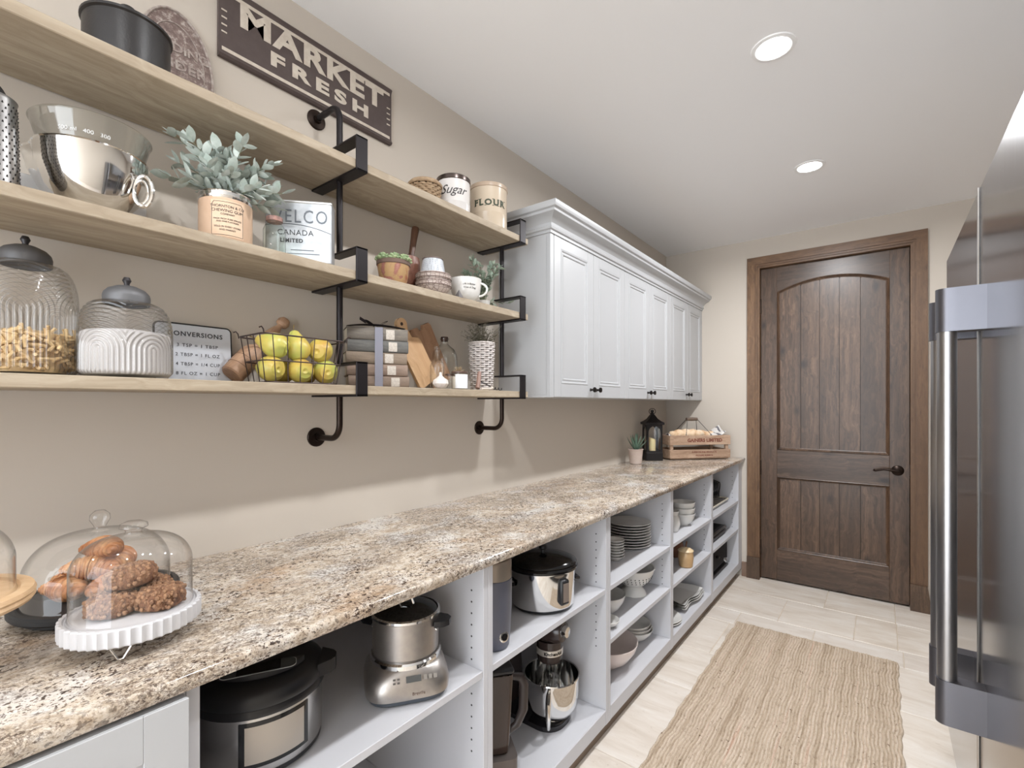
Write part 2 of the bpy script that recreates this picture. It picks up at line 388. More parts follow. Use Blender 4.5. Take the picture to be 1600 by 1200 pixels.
# ---- door casing
cas = struct('trim_1', (0, L, 0)); JX0, JX1, JZ = DX0, DX1, DZ
def casing(side):
    mm = M()
    if side == 'top':
        for a, b, d in ((.0, .014, .012), (.014, .022, .018), (.022, .03, .014), (.03, .085, .02)):
            mm.box(JX0-b, JX1+b, -d, 0, JZ+a, JZ+b)
        mm.build('casing_board', CASH, cas, ang=0)
    else:
        for a, b, d in ((.0, .014, .012), (.014, .022, .018), (.022, .03, .014), (.03, .085, .02)):
            x0, x1 = (JX0-b, JX0-a) if side == 'l' else (JX1+a, JX1+b)
            mm.box(x0, x1, -d, 0, .165, JZ+a)
        mm.build('casing_board', CASV, cas, ang=0)
casing('top'); casing('l'); casing('r')
M().box(JX0-.02, JX0, 0, .1, 0, JZ+.02).build('jamb', CASV, cas, ang=0); M().box(JX1, JX1+.02, 0, .1, 0, JZ+.02).build('jamb', CASV, cas, ang=0); M().box(JX0-.02, JX1+.02, 0, .1, JZ, JZ+.02).build('jamb', CASH, cas, ang=0)
PLW = wood('plinth_wood', C(66, 50, 38), C(98, 76, 58), C(128, 102, 80), 2, True, .5, 2., dark=C(45, 32, 25))
M().prism([(JX0-.088, 0), (JX0+.002, 0), (JX0+.002, .165), (JX0-.085, .165)], -.03, 0, 'y').build('plinth_block', PLW, cas, ang=0)
M().prism([(JX1-.002, 0), (JX1+.1, 0), (JX1+.098, .06), (JX1+.088, .13), (JX1+.083, .17), (JX1-.002, .17)], -.032, 0, 'y').build('plinth_block', PLW, cas, ang=0)
def baseboard(name, x0, x1, y0, y1):
    mm = M()
    if x1-x0 > y1-y0: mm.box(x0, x1, y1-.018, y1, 0, .112, .001); mm.box(x0, x1, y1-.013, y1, .112, .122, .002); mm.box(x0, x1, y1-.009, y1, .124, .132, .002)
    else: mm.box(x0, x0+.018, y0, y1, 0, .112, .001)
    o = mm.build(name, mat('baseboard_wood', C(140, 118, 102), .5, var=(C(118, 92, 76), 14)), ang=0); o['kind'] = 'structure'
baseboard('baseboard_back', JX1+.1, XR, L-.02, L)
o = M().box(-.86, JX0-.088, L-.018, L, 0, .11, .002).build('baseboard_left', mat('baseboard_wood', C(140, 118, 102), .5), ang=0); o['kind'] = 'structure'

# ---- downlights
for i, y in enumerate(LIGHT_Y):
    lb = ['far recessed downlight with a lit lens, nearest the wooden door', 'large recessed downlight at the top edge, second from the door', 'recessed downlight third from the door', 'recessed downlight fourth from the door', 'recessed downlight fifth from the door'][i]
    t = thing('downlight', lb, 'ceiling light', (LX, y, CEIL), group='recessed downlights in the ceiling')
    M().lathe([(.054, 0), (.0545, -.004), (.058, -.006), (.07, -.004), (.072, 0)], 48).build('trim_ring', mat('lamp_trim', C(240), .4), t)
    em = MATS.get('lamp_lens')
    if not em:
        q = NT('lamp_lens'); q.b.inputs['Emission Color'].default_value = (1, .98, .95, 1); q.b.inputs['Emission Strength'].default_value = 12; em = MATS['lamp_lens'] = q.m
    M().lathe([(0, -.003), (.054, -.003), (.054, 0)], 40).build('lens', em, t)

# ================================================================== BASE CABINETS
XF = -.861
pitch = .7305
PEG = mat('peg_hole_shadow', C(60, 58, 60), .9)
def shelfboard(m, y0, y1, z): m.box(XW+.02, XF-.002, y0+.0005, y1-.0005, z-.02, z, .0015)
def base_unit(y0, y1, shelves, label, door_front=False):
    t = thing('base_cabinet', label, 'cabinet', (0, y0, 0)); w = y1-y0; T = .02
    M().box(XW+.002, XF, 0.0004, T, .06, .884, .001).build('side_panel', WHITE2, t, ang=0)
    M().box(XW+.002, XF, w-T, w-.0004, .06, .884, .001).build('side_panel', WHITE2, t, ang=0)
    M().box(XW+.002, XW+.012, T, w-T, .06, .884).build('back_panel', WHITE2, t, ang=0)
    M().box(XW+.012, XF, T, w-T, .06, .12, .003).build('bottom_panel', WHITE2, t, ang=0)
    M().box(-.9, -.886, 0, w, 0, .06).build('toe_kick', mat('toe_board', C(128, 110, 92), .55, var=(C(104, 86, 70), 8, (1, .2, 1))), t, ang=0)
    for z in shelves:
        m = M(); shelfboard(m, T, w-T, z); m.build('shelf', WHITE2, t, ang=0)
    if not door_front:
        m = M()
        for yy, sgn in ((T, 1), (w-T, -1)):
            for xx in (-.905, -1.36):
                for k in range(15):
                    z = .36+.032*k
                    m.T = Matrix.Translation((xx, yy, z)) @ Matrix.Rotation(-sgn*pi/2, 4, 'X'); m.lathe([(0, .0006), (.0028, .0006), (.0028, -.0005)], 8)
        m.build('peg_holes', PEG, t, kind='stuff')
    else:
        d = M(); d.box(XF+.001, XF+.021, .003, w-.003, .07, .878, .002); dd = d.build('door', WHITE, t, ang=0)
        m = M(); m.box(XF+.019, XF+.024, .003, .06, .07, .878, .001); m.box(XF+.019, XF+.024, w-.06, w-.003, .07, .878, .001); m.box(XF+.019, XF+.024, .06, w-.06, .07, .14, .001); m.box(XF+.019, XF+.024, .06, w-.06, .81, .878, .001)
        m.build('door_frame', WHITE, dd, ang=0)
    return t
ys = [1.7425+pitch*k for k in range(-3, 4)]
UN = ['white open base cabinet holding the pressure cooker and the multicooker', 'white open base cabinet holding the oval slow cooker and stand mixer', 'white open base cabinet with plate stacks and the footed colander', 'white open base cabinet holding bowls and the brown pots', 'white open base cabinet at the far end beside the wooden door']
base_unit(-.46, .281, [.5], 'white base cabinet with a closed panel door at the near end', True)
SH = [[.597], [.597], [.597, .382], [.597, .382], [.597, .382]]
ys = [.281, 1.008, 1.7425, 2.472, 3.215, 3.945]
for k in range(5): base_unit(ys[k], ys[k+1], SH[k], UN[k])
f = thing('filler_panel', 'narrow white filler panel between the last base cabinet and the door casing', 'panel', (0, 3.945, 0))
M().box(XF-.02, XF, .0005, .088, .06, .884, .001).build('panel', WHITE2, f, ang=0)
# worktop
m = M(); YC0 = -.9
prof = [(XW+.001, .914), (-.843, .914), (-.8385, .912), (-.8365, .908), (-.836, .904), (-.837, .898), (-.841, .892), (-.843, .886), (-.848, .8845), (XW+.001, .8845)]
m.prism(prof, YC0, L-.001, 'y'); o = m.build('worktop', GRANITE, ang=50); tag(o, 'long granite worktop, cream and brown flecked, over the open white cabinets', 'countertop')

# ================================================================== UPPER CABINETS
UX = -1.16; UZ0, UZ1 = 1.357, 2.094; UY0 = 1.78; dw = (L-1.81)/6
KN = mat('knob_bronze', C(30, 26, 25), .35, .7)
LABU = ['white two-door wall cabinet nearest the shelves', 'white two-door wall cabinet in the middle of the row', 'white two-door wall cabinet at the far end by the door wall']
for k in range(3):
    y0 = 1.81+dw*2*k if k else UY0; y1 = 1.81+dw*2*(k+1)
    t = thing('wall_cabinet', LABU[k], 'cabinet', (UX, y0, UZ0)); w = y1-y0-.001; dx = XW-UX
    M().box(dx+.001, -.021, 0, w, 0, .012, .001).build('bottom_panel', WHITE, t, ang=0)
    M().box(dx+.001, -.021, 0, w, UZ1-UZ0-.018, UZ1-UZ0, .001).build('top_panel', WHITE, t, ang=0)
    M().box(dx+.001, -.021, 0, .018, .012, UZ1-UZ0-.018).build('side_panel', WHITE, t, ang=0)
    M().box(dx+.001, -.021, w-.018, w, .012, UZ1-UZ0-.018).build('side_panel', WHITE, t, ang=0)
    if k == 0: M().box(-.021, 0, 0, .028, 0, UZ1-UZ0, .0015).build('face_frame', WHITE, t, ang=0)
    for j in range(2):
        a = 1.81+dw*(2*k+j)-y0+.0015; b = a+dw-.003; zt = UZ1-UZ0-.006; z0 = .002
        d = M(); d.box(-.019, -.006, a, b, z0, zt); d.box(-.007, 0, a, a+.058, z0, zt, .0015); d.box(-.007, 0, b-.058, b, z0, zt, .0015)
        d.box(-.007, 0, a+.058, b-.058, z0, z0+.062, .0015); d.box(-.007, 0, a+.058, b-.058, zt-.052, zt, .0015)
        dd = d.build('door', WHITE, t, ang=0)
        ia, ib, iz0, iz1 = a+.058, b-.058, z0+.062, zt-.052
        pr = [(0, 0), (0, .0045), (.004, .006), (.008, .0045), (.01, .001), (.016, .001), (.018, .003), (.022, .0025), (.026, -.003)]
        mm = M(); ring = []
        for (yy, zz, sy, sz) in ((ia, iz0, 1, 1), (ib, iz0, -1, 1), (ib, iz1, -1, -1), (ia, iz1, 1, -1)): ring += [(-.004+h_, yy+sy*o_, zz+sz*o_) for o_, h_ in pr]
        n = len(pr); mm.add(ring, [(i*n+q, i*n+q+1, ((i+1) % 4)*n+q+1, ((i+1) % 4)*n+q) for i in range(4) for q in range(n-1)])
        mm.build('panel_bead', WHITE, dd, ang=25)
        ky = b-.03 if j == 0 else a+.03
        km = M(); km.T = Matrix.Translation((0, ky, .042)) @ Matrix.Rotation(pi/2, 4, 'Y'); km.lathe([(0, 0), (.008, 0), (.006, .004), (.0045, .012), (.009, .016), (.0135, .021), (.0125, .027), (0, .030)], 20)
        km.build('knob', KN, dd)
# crown along front and left return (mitred)
cp = [(0, 0), (.006, 0), (.006, .012), (.014, .015), (.016, .024), (.012, .028), (.014, .04), (.024, .052), (.042, .064), (.058, .07), (.06, .08), (.07, .084), (.075, .095), (.075, .108), (0, .108)]
t = thing('crown_moulding', 'white stepped crown moulding along the top of the wall cabinets', 'moulding', (UX, UY0, UZ1-.008))
n = len(cp); vs = [(o_, L-.001-UY0, z) for o_, z in cp]+[(o_, -o_, z) for o_, z in cp]+[(XW-UX+.001, -o_, z) for o_, z in cp]
M().add(vs, [(i*n+q, i*n+(q+1) % n, (i+1)*n+(q+1) % n, (i+1)*n+q) for i in range(2) for q in range(n)]+[tuple(range(n)), tuple(range(2*n, 3*n))]).build('moulding', WHITE, t, ang=25)

# ================================================================== OPEN SHELVES AND BRACKETS
SX0, SX1 = XW+.006, -1.211
SZ = [1.381, 1.7155, 2.0405]
ST = .026
for z, lb in zip(SZ, ('lowest pale oak wall shelf, holding glass jars, basket and books', 'middle pale oak wall shelf, holding the plant tin and cup', 'top pale oak wall shelf, holding the lidded canisters')):
    m = M(); m.box(SX0, SX1, -.55, 1.682, -ST, 0, .0018); o = m.build('wall_shelf', OAK, loc=(0, 0, z), ang=0); tag(o, lb, 'shelf', 'pale oak wall shelves')
def bracket(y, label):
    t = thing('pipe_bracket', label, 'shelf bracket', (0, y, 0)); px = -1.321; hw_ = .0195; th_ = .006; z = SZ
    def bend(zc, up):
        sgn = 1 if up else -1; R = .045; pts = [(XW+.002, 0, zc)]
        pts += [(px-R+R*sin(a), 0, zc-sgn*(R-R*cos(a))) for a in [pi/2*i/8 for i in range(9)]]
        return pts
    def fl_(zc):
        f_ = M(); f_.T = Matrix.Translation((XW, 0, zc)) @ Matrix.Rotation(pi/2, 4, 'Y'); f_.lathe([(0, .0), (.031, .0), (.031, .004), (.029, .006), (.014, .008), (.013, .018), (.0, .018)], 28); f_.build('flange', BRONZE, t)
    top = bend(2.249, True); M().tube(top+[(px, 0, SZ[2]+.07)], .0095, 14).build('pipe', IRON, t, label='top pipe bending into the wall')
    bot = bend(1.2196, False); M().tube(bot+[(px, 0, SZ[0]-ST-.006)], .0095, 14).build('pipe', BRONZE, t, label='bottom pipe bending into the wall')
    fl_(2.249); fl_(1.2196)
    for a, b in ((SZ[0]+.066, SZ[1]-ST-.006), (SZ[1]+.066, SZ[2]-ST-.006)): M().tube([(px, 0, a), (px, 0, b)], .0095, 14).build('pipe', IRON, t)
    for s in SZ:
        b0 = s-ST-th_; xf = -1.2105; zt = s+.07; m = M()
        m.box(SX0, xf+th_, -hw_, hw_, b0, b0+th_, .001)
        m.box(xf, xf+th_, -hw_, hw_, b0, zt, .0015)
        m.box(px-.03, xf+th_, -hw_, hw_, zt-th_, zt, .001)
        m.build('strap', IRON, t, ang=0)
bracket(.843, 'black iron pipe bracket between the fruit basket and the book stack')
bracket(1.6385, 'black iron pipe bracket at the shelf ends by the white wall cabinets')

# ================================================================== REFRIGERATOR
FX = .2
def m_fridge():
    t = NT('fridge_steel'); st = t.noise(t.coords((60, 60, .5)), 6, 3, .6)
    t.set(col=t.ramp(st, [(.3, C(168, 168, 170)), (.7, C(184, 184, 186))]), metal=1, rough=.17); t.bump(st, .015, .001); return t.m
FR = m_fridge()
FRH = mat('fridge_handle_steel', C(158, 156, 156), .3, 1, bump=(40, .02))
fr = thing('refrigerator', 'wide stainless steel refrigerator with two tall bar handles at the right', 'refrigerator', (FX, 1.6, 0))
M().box(.034, .70, -.92, .921, .0, 1.875, .004).build('body', mat('fridge_side', C(120, 121, 124), .35, .8, bump=(60, .03)), fr, ang=0)
for y0, y1, nm in ((-.8, .1135, 'near'), (.1185, .921, 'far')):
    d = M(); d.box(0, .03, y0, y1, .09, 1.889, .006); dd = d.build('door', FR, fr, ang=30)
    yh = .03 if nm == 'near' else .232
    hb = M(); hx = -.070
    hb.tube([(hx, yh, .53), (hx, yh, 1.61)], .0195, 24); h_ = hb.build('handle', FRH, dd)
    for z0, z1 in ((1.508, 1.616), (.524, .634)):
        cap = M(); cap.prism(arc(hx, yh, .0225, pi/2, 1.5*pi, 14)+[(hx+.02, yh-.0225), (0, yh-.0225), (0, yh+.0225), (hx+.02, yh+.0225)], z0, z1)
        cap.build('handle_mount', mat('fridge_mount_steel', C(112, 112, 118), .38, 1, bump=(40, .02)), dd, ang=40)
M().tube([(-.002, .116, .1), (-.002, .116, 1.885)], .0035, 8).build('door_edge_highlight', STEEL, fr)  # highlight shaped as a bright bar: near door's edge catching light
M().box(.02, .6, -.91, .91, .0, .085).build('toe_grille', BLACKP, fr, ang=0)

# ================================================================== RUG
def m_rug():
    t = NT('jute'); v = t.coords((1, 1, 1))
    strp = t.noise(t.coords((46, .8, 1)), 1, 4, .7)
    col = t.ramp(strp, [(.3, C(168, 149, 128)), (.45, C(194, 177, 157)), (.6, C(208, 192, 174)), (.72, C(198, 168, 148))])
    fi = t.noise(t.coords((140, 40, 60)), 1, 4, .7)
    col = t.mix(t.ramp(fi, [(.36, (.5, .5, .5)), (.5, (0, 0, 0))]), col, C(150, 130, 108))
    sp = t.noise(v, 60, 2, .5); col = t.mix(t.ramp(sp, [(.68, (0, 0, 0)), (.74, (.8, .8, .8))]), col, C(100, 78, 60))
    t.set(col=col, rough=.95, spec=.1)
    wv = t.node('ShaderNodeTexWave', wave_type='BANDS', bands_direction='Y', inp={'Vector': t.coords((1, 1, 1)), 'Scale': 42, 'Distortion': 2.5, 'Detail': 2})
    t.bump(wv.outputs[1], .35, .003); return t.m
RX0, RX1, RY0, RY1 = -.702, .066, 1.15, 3.157
def rugf(u, v):
    x = RX0+(RX1-RX0)*u; y = RY0+(RY1-RY0)*v
    x += .003*sin(y*23)+.002*sin(y*61)*(u-.5)*2; y += .0025*sin(x*70)*(v > .5)
    ed = min(u, 1-u)*300; ev = min(v, 1-v)*220
    return (x, y, .0015+(.0065*abs(sin(pi*u*62))**.6+.0015*sin(y*300+int(u*62)*1.7))*min(1, ed)*min(1, ev))
rm = M(); rm.grid(rugf, 311, 280); rm.box(RX0+.004, RX1-.004, RY0+.004, RY1-.004, 0, .0015)
o = rm.build('rug', m_rug(), ang=80); tag(o, 'woven beige jute runner rug lying on the stone floor', 'rug')

# ================================================================== WALL SIGN
FACEY = Matrix(((1, 0, 0, 0), (0, 0, -1, 0), (0, 1, 0, 0), (0, 0, 0, 1)))   # text facing local -Y
BR = mat('sign_brown', C(86, 74, 71), .55, var=(C(76, 64, 62), 30)); CREAM = mat('sign_cream', C(212, 203, 190), .6, var=(C(196, 184, 170), 60))
sg = thing('wall_sign', 'brown tin wall sign reading MARKET FRESH in cream letters', 'sign', (XW, .843, 2.392))
hs = .103; w2 = .293
pf = [(.001, -hs), (.012, -hs), (.017, -hs+.006), (.0125, -hs+.014), (.011, -hs+.02), (.011, hs-.02), (.0125, hs-.014), (.017, hs-.006), (.012, hs), (.001, hs)]
M().prism([(a, b) for a, b in pf], -w2, w2, 'y').build('panel', BR, sg, ang=40)
for z in (-hs+.0235, hs-.0235): M().box(.0105, .0122, -w2+.008, w2-.008, z-.005, z+.005, .0004).build('border_line', CREAM, sg, ang=0)
P4 = lambda y, z, x=.0118: Matrix.Translation((x, y, z)) @ FACEX
text('MARKET', .104, CREAM, sg, P4(.01, .0425), bold=.004, space=1.12, ext=.0006, fit=(.494, .070))
text('FRESH', .058, CREAM, sg, P4(.02, -.031), bold=.0026, space=1.45, ext=.0006, fit=(.342, .043))
for sy in (-1, 1):
    for k in range(4): M().box(.0108, .0122, sy*.279-.007, sy*.279+.007, -.035+k*.02, -.031+k*.02).build('dash', CREAM, sg, ang=0)

# ================================================================== TOP SHELF
zt = SZ[2]+.0003
def wicker(m, r0, r1, z0, z1, rows, n=28, amp=.0022, strand=.0035, c=(0, 0)):
    for i in range(rows):
        t = (i+.5)/rows; z = z0+(z1-z0)*t; r = r0+(r1-r0)*t; ph = pi*(i % 2)
        pts = [(c[0]+(r+amp*cos(n/2*a+ph))*cos(a), c[1]+(r+amp*cos(n/2*a+ph))*sin(a), z) for a in [2*pi*k/(n*3) for k in range(n*3)]]
        m.tube(pts, strand*(z1-z0)/rows/.0075*1.0, 5, closed=True)
def stakes(m, r0, r1, z0, z1, n, w=.0018, c=(0, 0)):
    for k in range(n):
        a = 2*pi*k/n+pi/n; m.tube([(c[0]+r0*cos(a), c[1]+r0*sin(a), z0), (c[0]+r1*cos(a), c[1]+r1*sin(a), z1)], w, 5)
STRAW = mat('straw', C(150, 124, 98), .8, var=(C(186, 162, 132), 60), bump=(300, .3))
t = thing('lidded_basket', 'small brown lidded straw basket left of the sugar canister', 'basket', (-1.325, 1.195, zt))
m = M(); wicker(m, .05, .056, .004, .075, 9); stakes(m, .05, .056, 0, .078, 28); m.lathe([(0, .002), (.048, .002), (.054, .075), (0, .075)], 28); m.build('body', STRAW, t)
m = M(); m.tube([(.058*cos(a), .058*sin(a), .083) for a in [2*pi*k/40 for k in range(40)]], .006, 8, closed=True)
for k in range(6): m.tube([((.052-.0088*k)*cos(a), (.052-.0088*k)*sin(a), .090+.0035*k) for a in [2*pi*q/36 for q in range(36)]], .0055, 6, closed=True)
m.build('lid', STRAW, t)
def canister(name, label, loc, r, h, body, rim, knob=False, sh=.0):
    t = thing(name, label, 'canister', loc)
    M().lathe([(0, 0), (r-.004, 0), (r, .004), (r, h*.35), (r*1.008, h*.36), (r, h*.37), (r, h), (0, h)], 48).build('body', body, t)
    m = M(); m.lathe([(r*1.0, h-.004), (r*1.035, h-.002), (r*1.04, h+.006), (r*1.035, h+.012), (r*1.0, h+.014), (r*.9, h+.018), (0, h+.02)], 48)
    m.build('lid', rim, t); return t
EN1 = mat('white_enamel', C(214, 210, 208), .2, var=(C(222, 218, 214), 6)); EN2 = mat('cream_enamel', C(203, 187, 166), .22, var=(C(190, 174, 154), 5))
INK = mat('black_ink', C(62, 58, 58), .6); GINK = mat('green_ink', C(60, 68, 52), .6)
t = canister('sugar_canister', 'white enamel canister with a dark-rimmed lid and script Sugar, beside the straw basket', (-1.31, 1.327, zt), .0635, .135, EN1, mat('dark_steel_lid', C(96, 86, 82), .25, .9))
text('Sugar', .046, INK, t, bend=(.0640, radians(-47), .088), shear=.45, ext=.0005)
t = canister('flour_canister', 'cream enamel canister marked FLOUR at the right end of the top shelf', (-1.295, 1.517, zt), .077, .165, EN2, mat('cream_lid', C(178, 158, 138), .3))
text('FLOUR', .042, GINK, t, bend=(.0778, radians(-44), .095), bold=.0016, space=1.3, ext=.0006, fit=(.135, .025))
m = M()
for xs_ in (-.0655, -.0475, -.0395, -.0195, .012, .0335, .046, .0665):
    for zz_ in ((.0825, .1075) if xs_ not in (-.0475, -.0195) else ((.1075,) if xs_ == -.0475 else (.0825,))):
        a_ = radians(-44)+xs_*1.0/.0778; m.T = Matrix.Rotation(a_, 4, 'Z'); m.box(.0775, .0784, -.0042, .0042, zz_-.001, zz_+.001)
m.build('letter_serifs', GINK, t, ang=0)
t = thing('round_pot', 'black lidded iron pot at the left of the oval sign on the top shelf', 'pot', (-1.33, .322, zt))
BLK = mat('cast_iron', C(30, 27, 27), .4, bump=(200, .2))
M().lathe([(0, 0), (.06, 0), (.075, .012), (.078, .06), (.078, .11), (.082, .113), (.082, .118), (.07, .125), (.03, .14), (0, .142)], 40).build('body', BLK, t)
M().lathe([(0, .141), (.012, .141), (.01, .15), (.018, .158), (.014, .166), (0, .168)], 20).build('knob', BLK, t)
def m_worn():
    t = NT('weathered_tin'); f = t.noise(t.coords(), 55, 6, .8)
    t.set(col=t.ramp(f, [(.38, C(106, 88, 84)), (.52, C(128, 110, 104)), (.64, C(186, 176, 168))]), rough=.6); t.bump(f, .4, .002); return t.m
WORN = m_worn(); WORNL = mat('weathered_letter', C(182, 172, 164), .6, var=(C(130, 112, 106), 90))
t = thing('oval_sign', 'weathered oval tin sign with raised lettering leaning on the top shelf wall', 'sign', (-1.405, .447, zt))
t.rotation_euler = (0, radians(-9), 0)
A_, B_ = .082, .155
ov = lambda k, n=56: [(k*A_*cos(2*pi*i/n), B_+k*B_*sin(2*pi*i/n)) for i in range(n)]
M().prism(ov(1), -.005, .004, 'x').build('plate', WORN, t, ang=30)
m = M()
for k in (.975, .74): m.tube([(.005, a, b) for a, b in ov(k)], .0035 if k > .9 else .0016, 6, closed=True)
m.build('rim', WORNL, t)
PO = lambda y, z: Matrix.Translation((.0045, y, z)) @ FACEX
text('TRADING', .034, WORNL, t, PO(0, .20), bold=.001, ext=.001); text('UNDER', .036, WORNL, t, PO(0, .152), bold=.001, ext=.001, space=1.1); text('LICENCE', .022, WORNL, t, PO(0, .112), bold=.001, ext=.001)
def ovwarp(phi0):
    def w(x, y, z):
        a = phi0+x/.11; return (.0045+z, (A_*.865+y)*cos(a) if False else A_*(.86+y/A_)*sin(a), B_-B_*(.86+y/B_)*cos(a)) if phi0 > 100 else (.0045+z, A_*(.86-y/A_)*sin(a), B_-B_*(.86-y/B_)*cos(a))
    return w
text('QUALITY GOODS', .021, WORNL, t, warp=ovwarp(0), bold=.0008, ext=.001, space=1.15)

# ================================================================== MIDDLE SHELF
zm = SZ[1]+.0003
t = thing('box_grater', 'perforated metal grater standing at the left end of the middle shelf', 'grater', (-1.29, .105, zm), radians(25))
STL = mat('aged_tin', C(176, 174, 172), .32, 1, var=(C(140, 138, 138), 20))
g_ = M(); g_.lathe([(.034, 0), (.044, 0), (.040, .165), (.0415, .17), (.037, .172), (.036, .16), (.038, .01)], 40); g_.build('body', STL, t)
g_ = M()
for i in range(17):
    for j in range(26):
        a = 2*pi*(j+.5*(i % 2))/26; z = .014+.0088*i; r = .0440-.004*z/.165
        g_.T = Matrix.Translation((r*cos(a), r*sin(a), z)) @ Matrix.Rotation(a, 4, 'Z'); g_.add([(-.0005, -.0022, -.002), (-.0005, .0022, -.002), (.0018, 0, .0022), (.0, 0, .0032)], [(0, 1, 2), (0, 2, 3), (1, 3, 2)])
g_.build('grating_teeth', mat('tooth_shadow', C(54, 52, 52), .4, .8), t, kind='stuff')
m = M(); m.tube([(0, .03*cos(a), .17+.035*sin(a)) for a in [pi*k/12 for k in range(13)]], .004, 8); m.build('handle', BLK, t)
# polished bowl with spout and ring handles, glass measuring bowl nested in it, marble board behind
t = thing('marble_board', 'white marble board leaning behind the polished bowl', 'board', (-1.435, .26, zm)); t.rotation_euler = (0, radians(-5), 0)
MARB = mat('white_marble', C(226, 224, 222), .25, var=(C(206, 204, 204), 9))
M().box(-.006, .006, -.15, .125, 0, .10, .002).build('slab', MARB, t)
t = thing('metal_bowl', 'polished silver bowl with a spout and ring handle beside the grater', 'bowl', (-1.325, .262, zm), radians(0))
def spout(r, a, z):
    d = (a-radians(235)+pi) % (2*pi)-pi; k = max(0, 1-abs(d)/.5); return r+.028*k*k*(3-2*k)*max(0, z/.13)
M().lathe([(0, .004), (.035, .004), (.038, 0), (.042, .003), (.05, .012), (.078, .05), (.09, .09), (.0935, .13), (.096, .132), (.0925, .134), (.0885, .09), (.076, .052), (.048, .016), (0, .008)], 72, rfun=spout).build('body', CHROME, t)
for k, (r_, zz) in enumerate(((.026, .062), (.020, .060))):
    a0_ = radians(38); m = M(); m.tube([((.086+r_*(1-cos(q))*.75)*cos(a0_)-(0)*sin(a0_), (.086+r_*(1-cos(q))*.75)*sin(a0_), zz+r_*1.25*sin(q)) for q in [2*pi*i/24 for i in range(24)]], .0042-.001*k, 8, closed=True); m.build('handle_ring', CHROME, t)
t = thing('glass_bowl', 'clear glass measuring bowl nested in the polished silver bowl', 'bowl', (-1.325, .262, zm+.0345))
M().lathe([(0, 0), (.04, .001), (.062, .02), (.078, .06), (.0845, .10), (.092, .125), (.098, .148), (.1005, .15), (.0985, .152), (.096, .149), (.089, .124), (.0815, .1), (.075, .06), (.059, .022), (.038, .004), (0, .003)], 64).build('body', DGLASS, t)
text('500 ml   400   300', .011, mat('etched_mark', C(205), .4), t, bend=(.0925, radians(-20), .112), ext=.0003)

# plants
def leafmesh(name, ln, w, m, fold=.25, curl=.3):
    mm = M(); n = 5; vs = []
    for i in range(n+1):
        t = i/n; ww = w*(sin(pi*min(t*.92+.06, 1))**.8)*(1 if i < n else .1); z = curl*ln*(t*t)*.35
        vs += [(-ww/2, ln*t, z+fold*ww/2), (0, ln*t, z), (ww/2, ln*t, z+fold*ww/2)]
    fs = []
    for i in range(n):
        for j in range(2): a = i*3+j; fs.append((a, a+1, a+4, a+3))
    mm.add(vs, fs); me = mm.mesh(name, m, 80); return me
def aim(d, roll):
    q = Vector(d).normalized().to_track_quat('Y', 'Z'); return (q.to_matrix() @ Matrix.Rotation(roll, 3, 'Y')).to_euler()
SAGE = mat('sage_leaf', C(146, 160, 150), .7, var=(C(190, 198, 192), 45), rnd=3, sheen=.3, bump=(260, .2))
STEMM = mat('stem_green', C(110, 116, 92), .7)
def bush(t, stems, leafme, stemname='stem', base=(0, 0, 0), npair=5, sc=(.7, 1.1), start=.3, rnd=random.Random(3), lim=None):
    sm = M(); cnt = 0
    for (dx, dy, dz) in stems:
        p0 = Vector(base)+Vector((dx, dy, 0))*.12; p2 = Vector(base)+Vector((dx, dy, dz)); p1 = Vector(base)+Vector((dx*.35, dy*.35, dz*.75))
        pt = lambda q: (1-q)**2*p0+2*q*(1-q)*p1+q*q*p2
        sm.tube([pt(q/6) for q in range(7)], [.0016-.0009*q/6 for q in range(7)], 5)
        for k in range(npair):
            q = start+(1-start)*k/(npair-1); P = pt(q); d = (pt(min(q+.05, 1))-pt(q-.05)).normalized()
            side = d.cross(Vector((0, 0, 1))); side = side.normalized() if side.length > .01 else Vector((1, 0, 0)); side = Matrix.Rotation(rnd.uniform(0, pi), 3, d) @ side
            for sg_ in ((1, -1) if k < npair-1 else (1, -1, 0)):
                if lim is not None and cnt >= lim: break
                dd = d*(.7 if sg_ else 1)+side*sg_*.8+Vector((rnd.uniform(-.25, .25), rnd.uniform(-.25, .25), rnd.uniform(-.2, .3)))
                s_ = rnd.uniform(*sc); put('leaf', leafme, t, P, aim(dd, rnd.uniform(-.8, .8)), (s_, s_, s_)); cnt += 1
    sm.build(stemname, STEMM, t)
t = thing('potted_plant', 'sage green leafy plant in a kraft-labelled tin can on the middle shelf', 'plant', (-1.285, .506, zm), radians(-18))
CAN = mat('kraft_paper', C(196, 164, 138), .7, var=(C(208, 178, 152), 20), bump=(200, .05))
LBL = mat('paper_label', C(220, 192, 166), .75, var=(C(210, 180, 152), 25))
M().lathe([(0, 0), (.0565, 0), (.058, .003), (.058, .101), (.0565, .104), (0, .098)], 48).build('can', CAN, t)
M().lathe([(.0575, .100), (.0592, .103), (.0595, .107), (.0575, .108), (.0575, .116), (.059, .118), (.0575, .12), (.0545, .119), (.0545, .1)], 48).build('tin_rim', CHROME, t)
M().lathe([(0, .103), (.0545, .103)], 24).build('soil', mat('dark_soil', C(64, 52, 42), .95, bump=(150, .8)), t)
m = M(); r_ = .0584; lb = [(a, z) for a, z in rrect(-.66, .66, .006, .093, .0)]
m.grid(lambda u, v: (r_*cos(-.62+1.24*u), r_*sin(-.62+1.24*u), .008+.086*v), 20, 2); lo = m.build('paper_label', LBL, t)
m = M(); fr_ = [(-.58, .0115), (.58, .0115), (.58, .082), (.5, .09), (-.5, .09), (-.58, .082)]
pts = []
for i in range(6):
    a, b = fr_[i], fr_[(i+1) % 6]
    for k in range(8): pts.append((a[0]+(b[0]-a[0])*k/8, a[1]+(b[1]-a[1])*k/8))
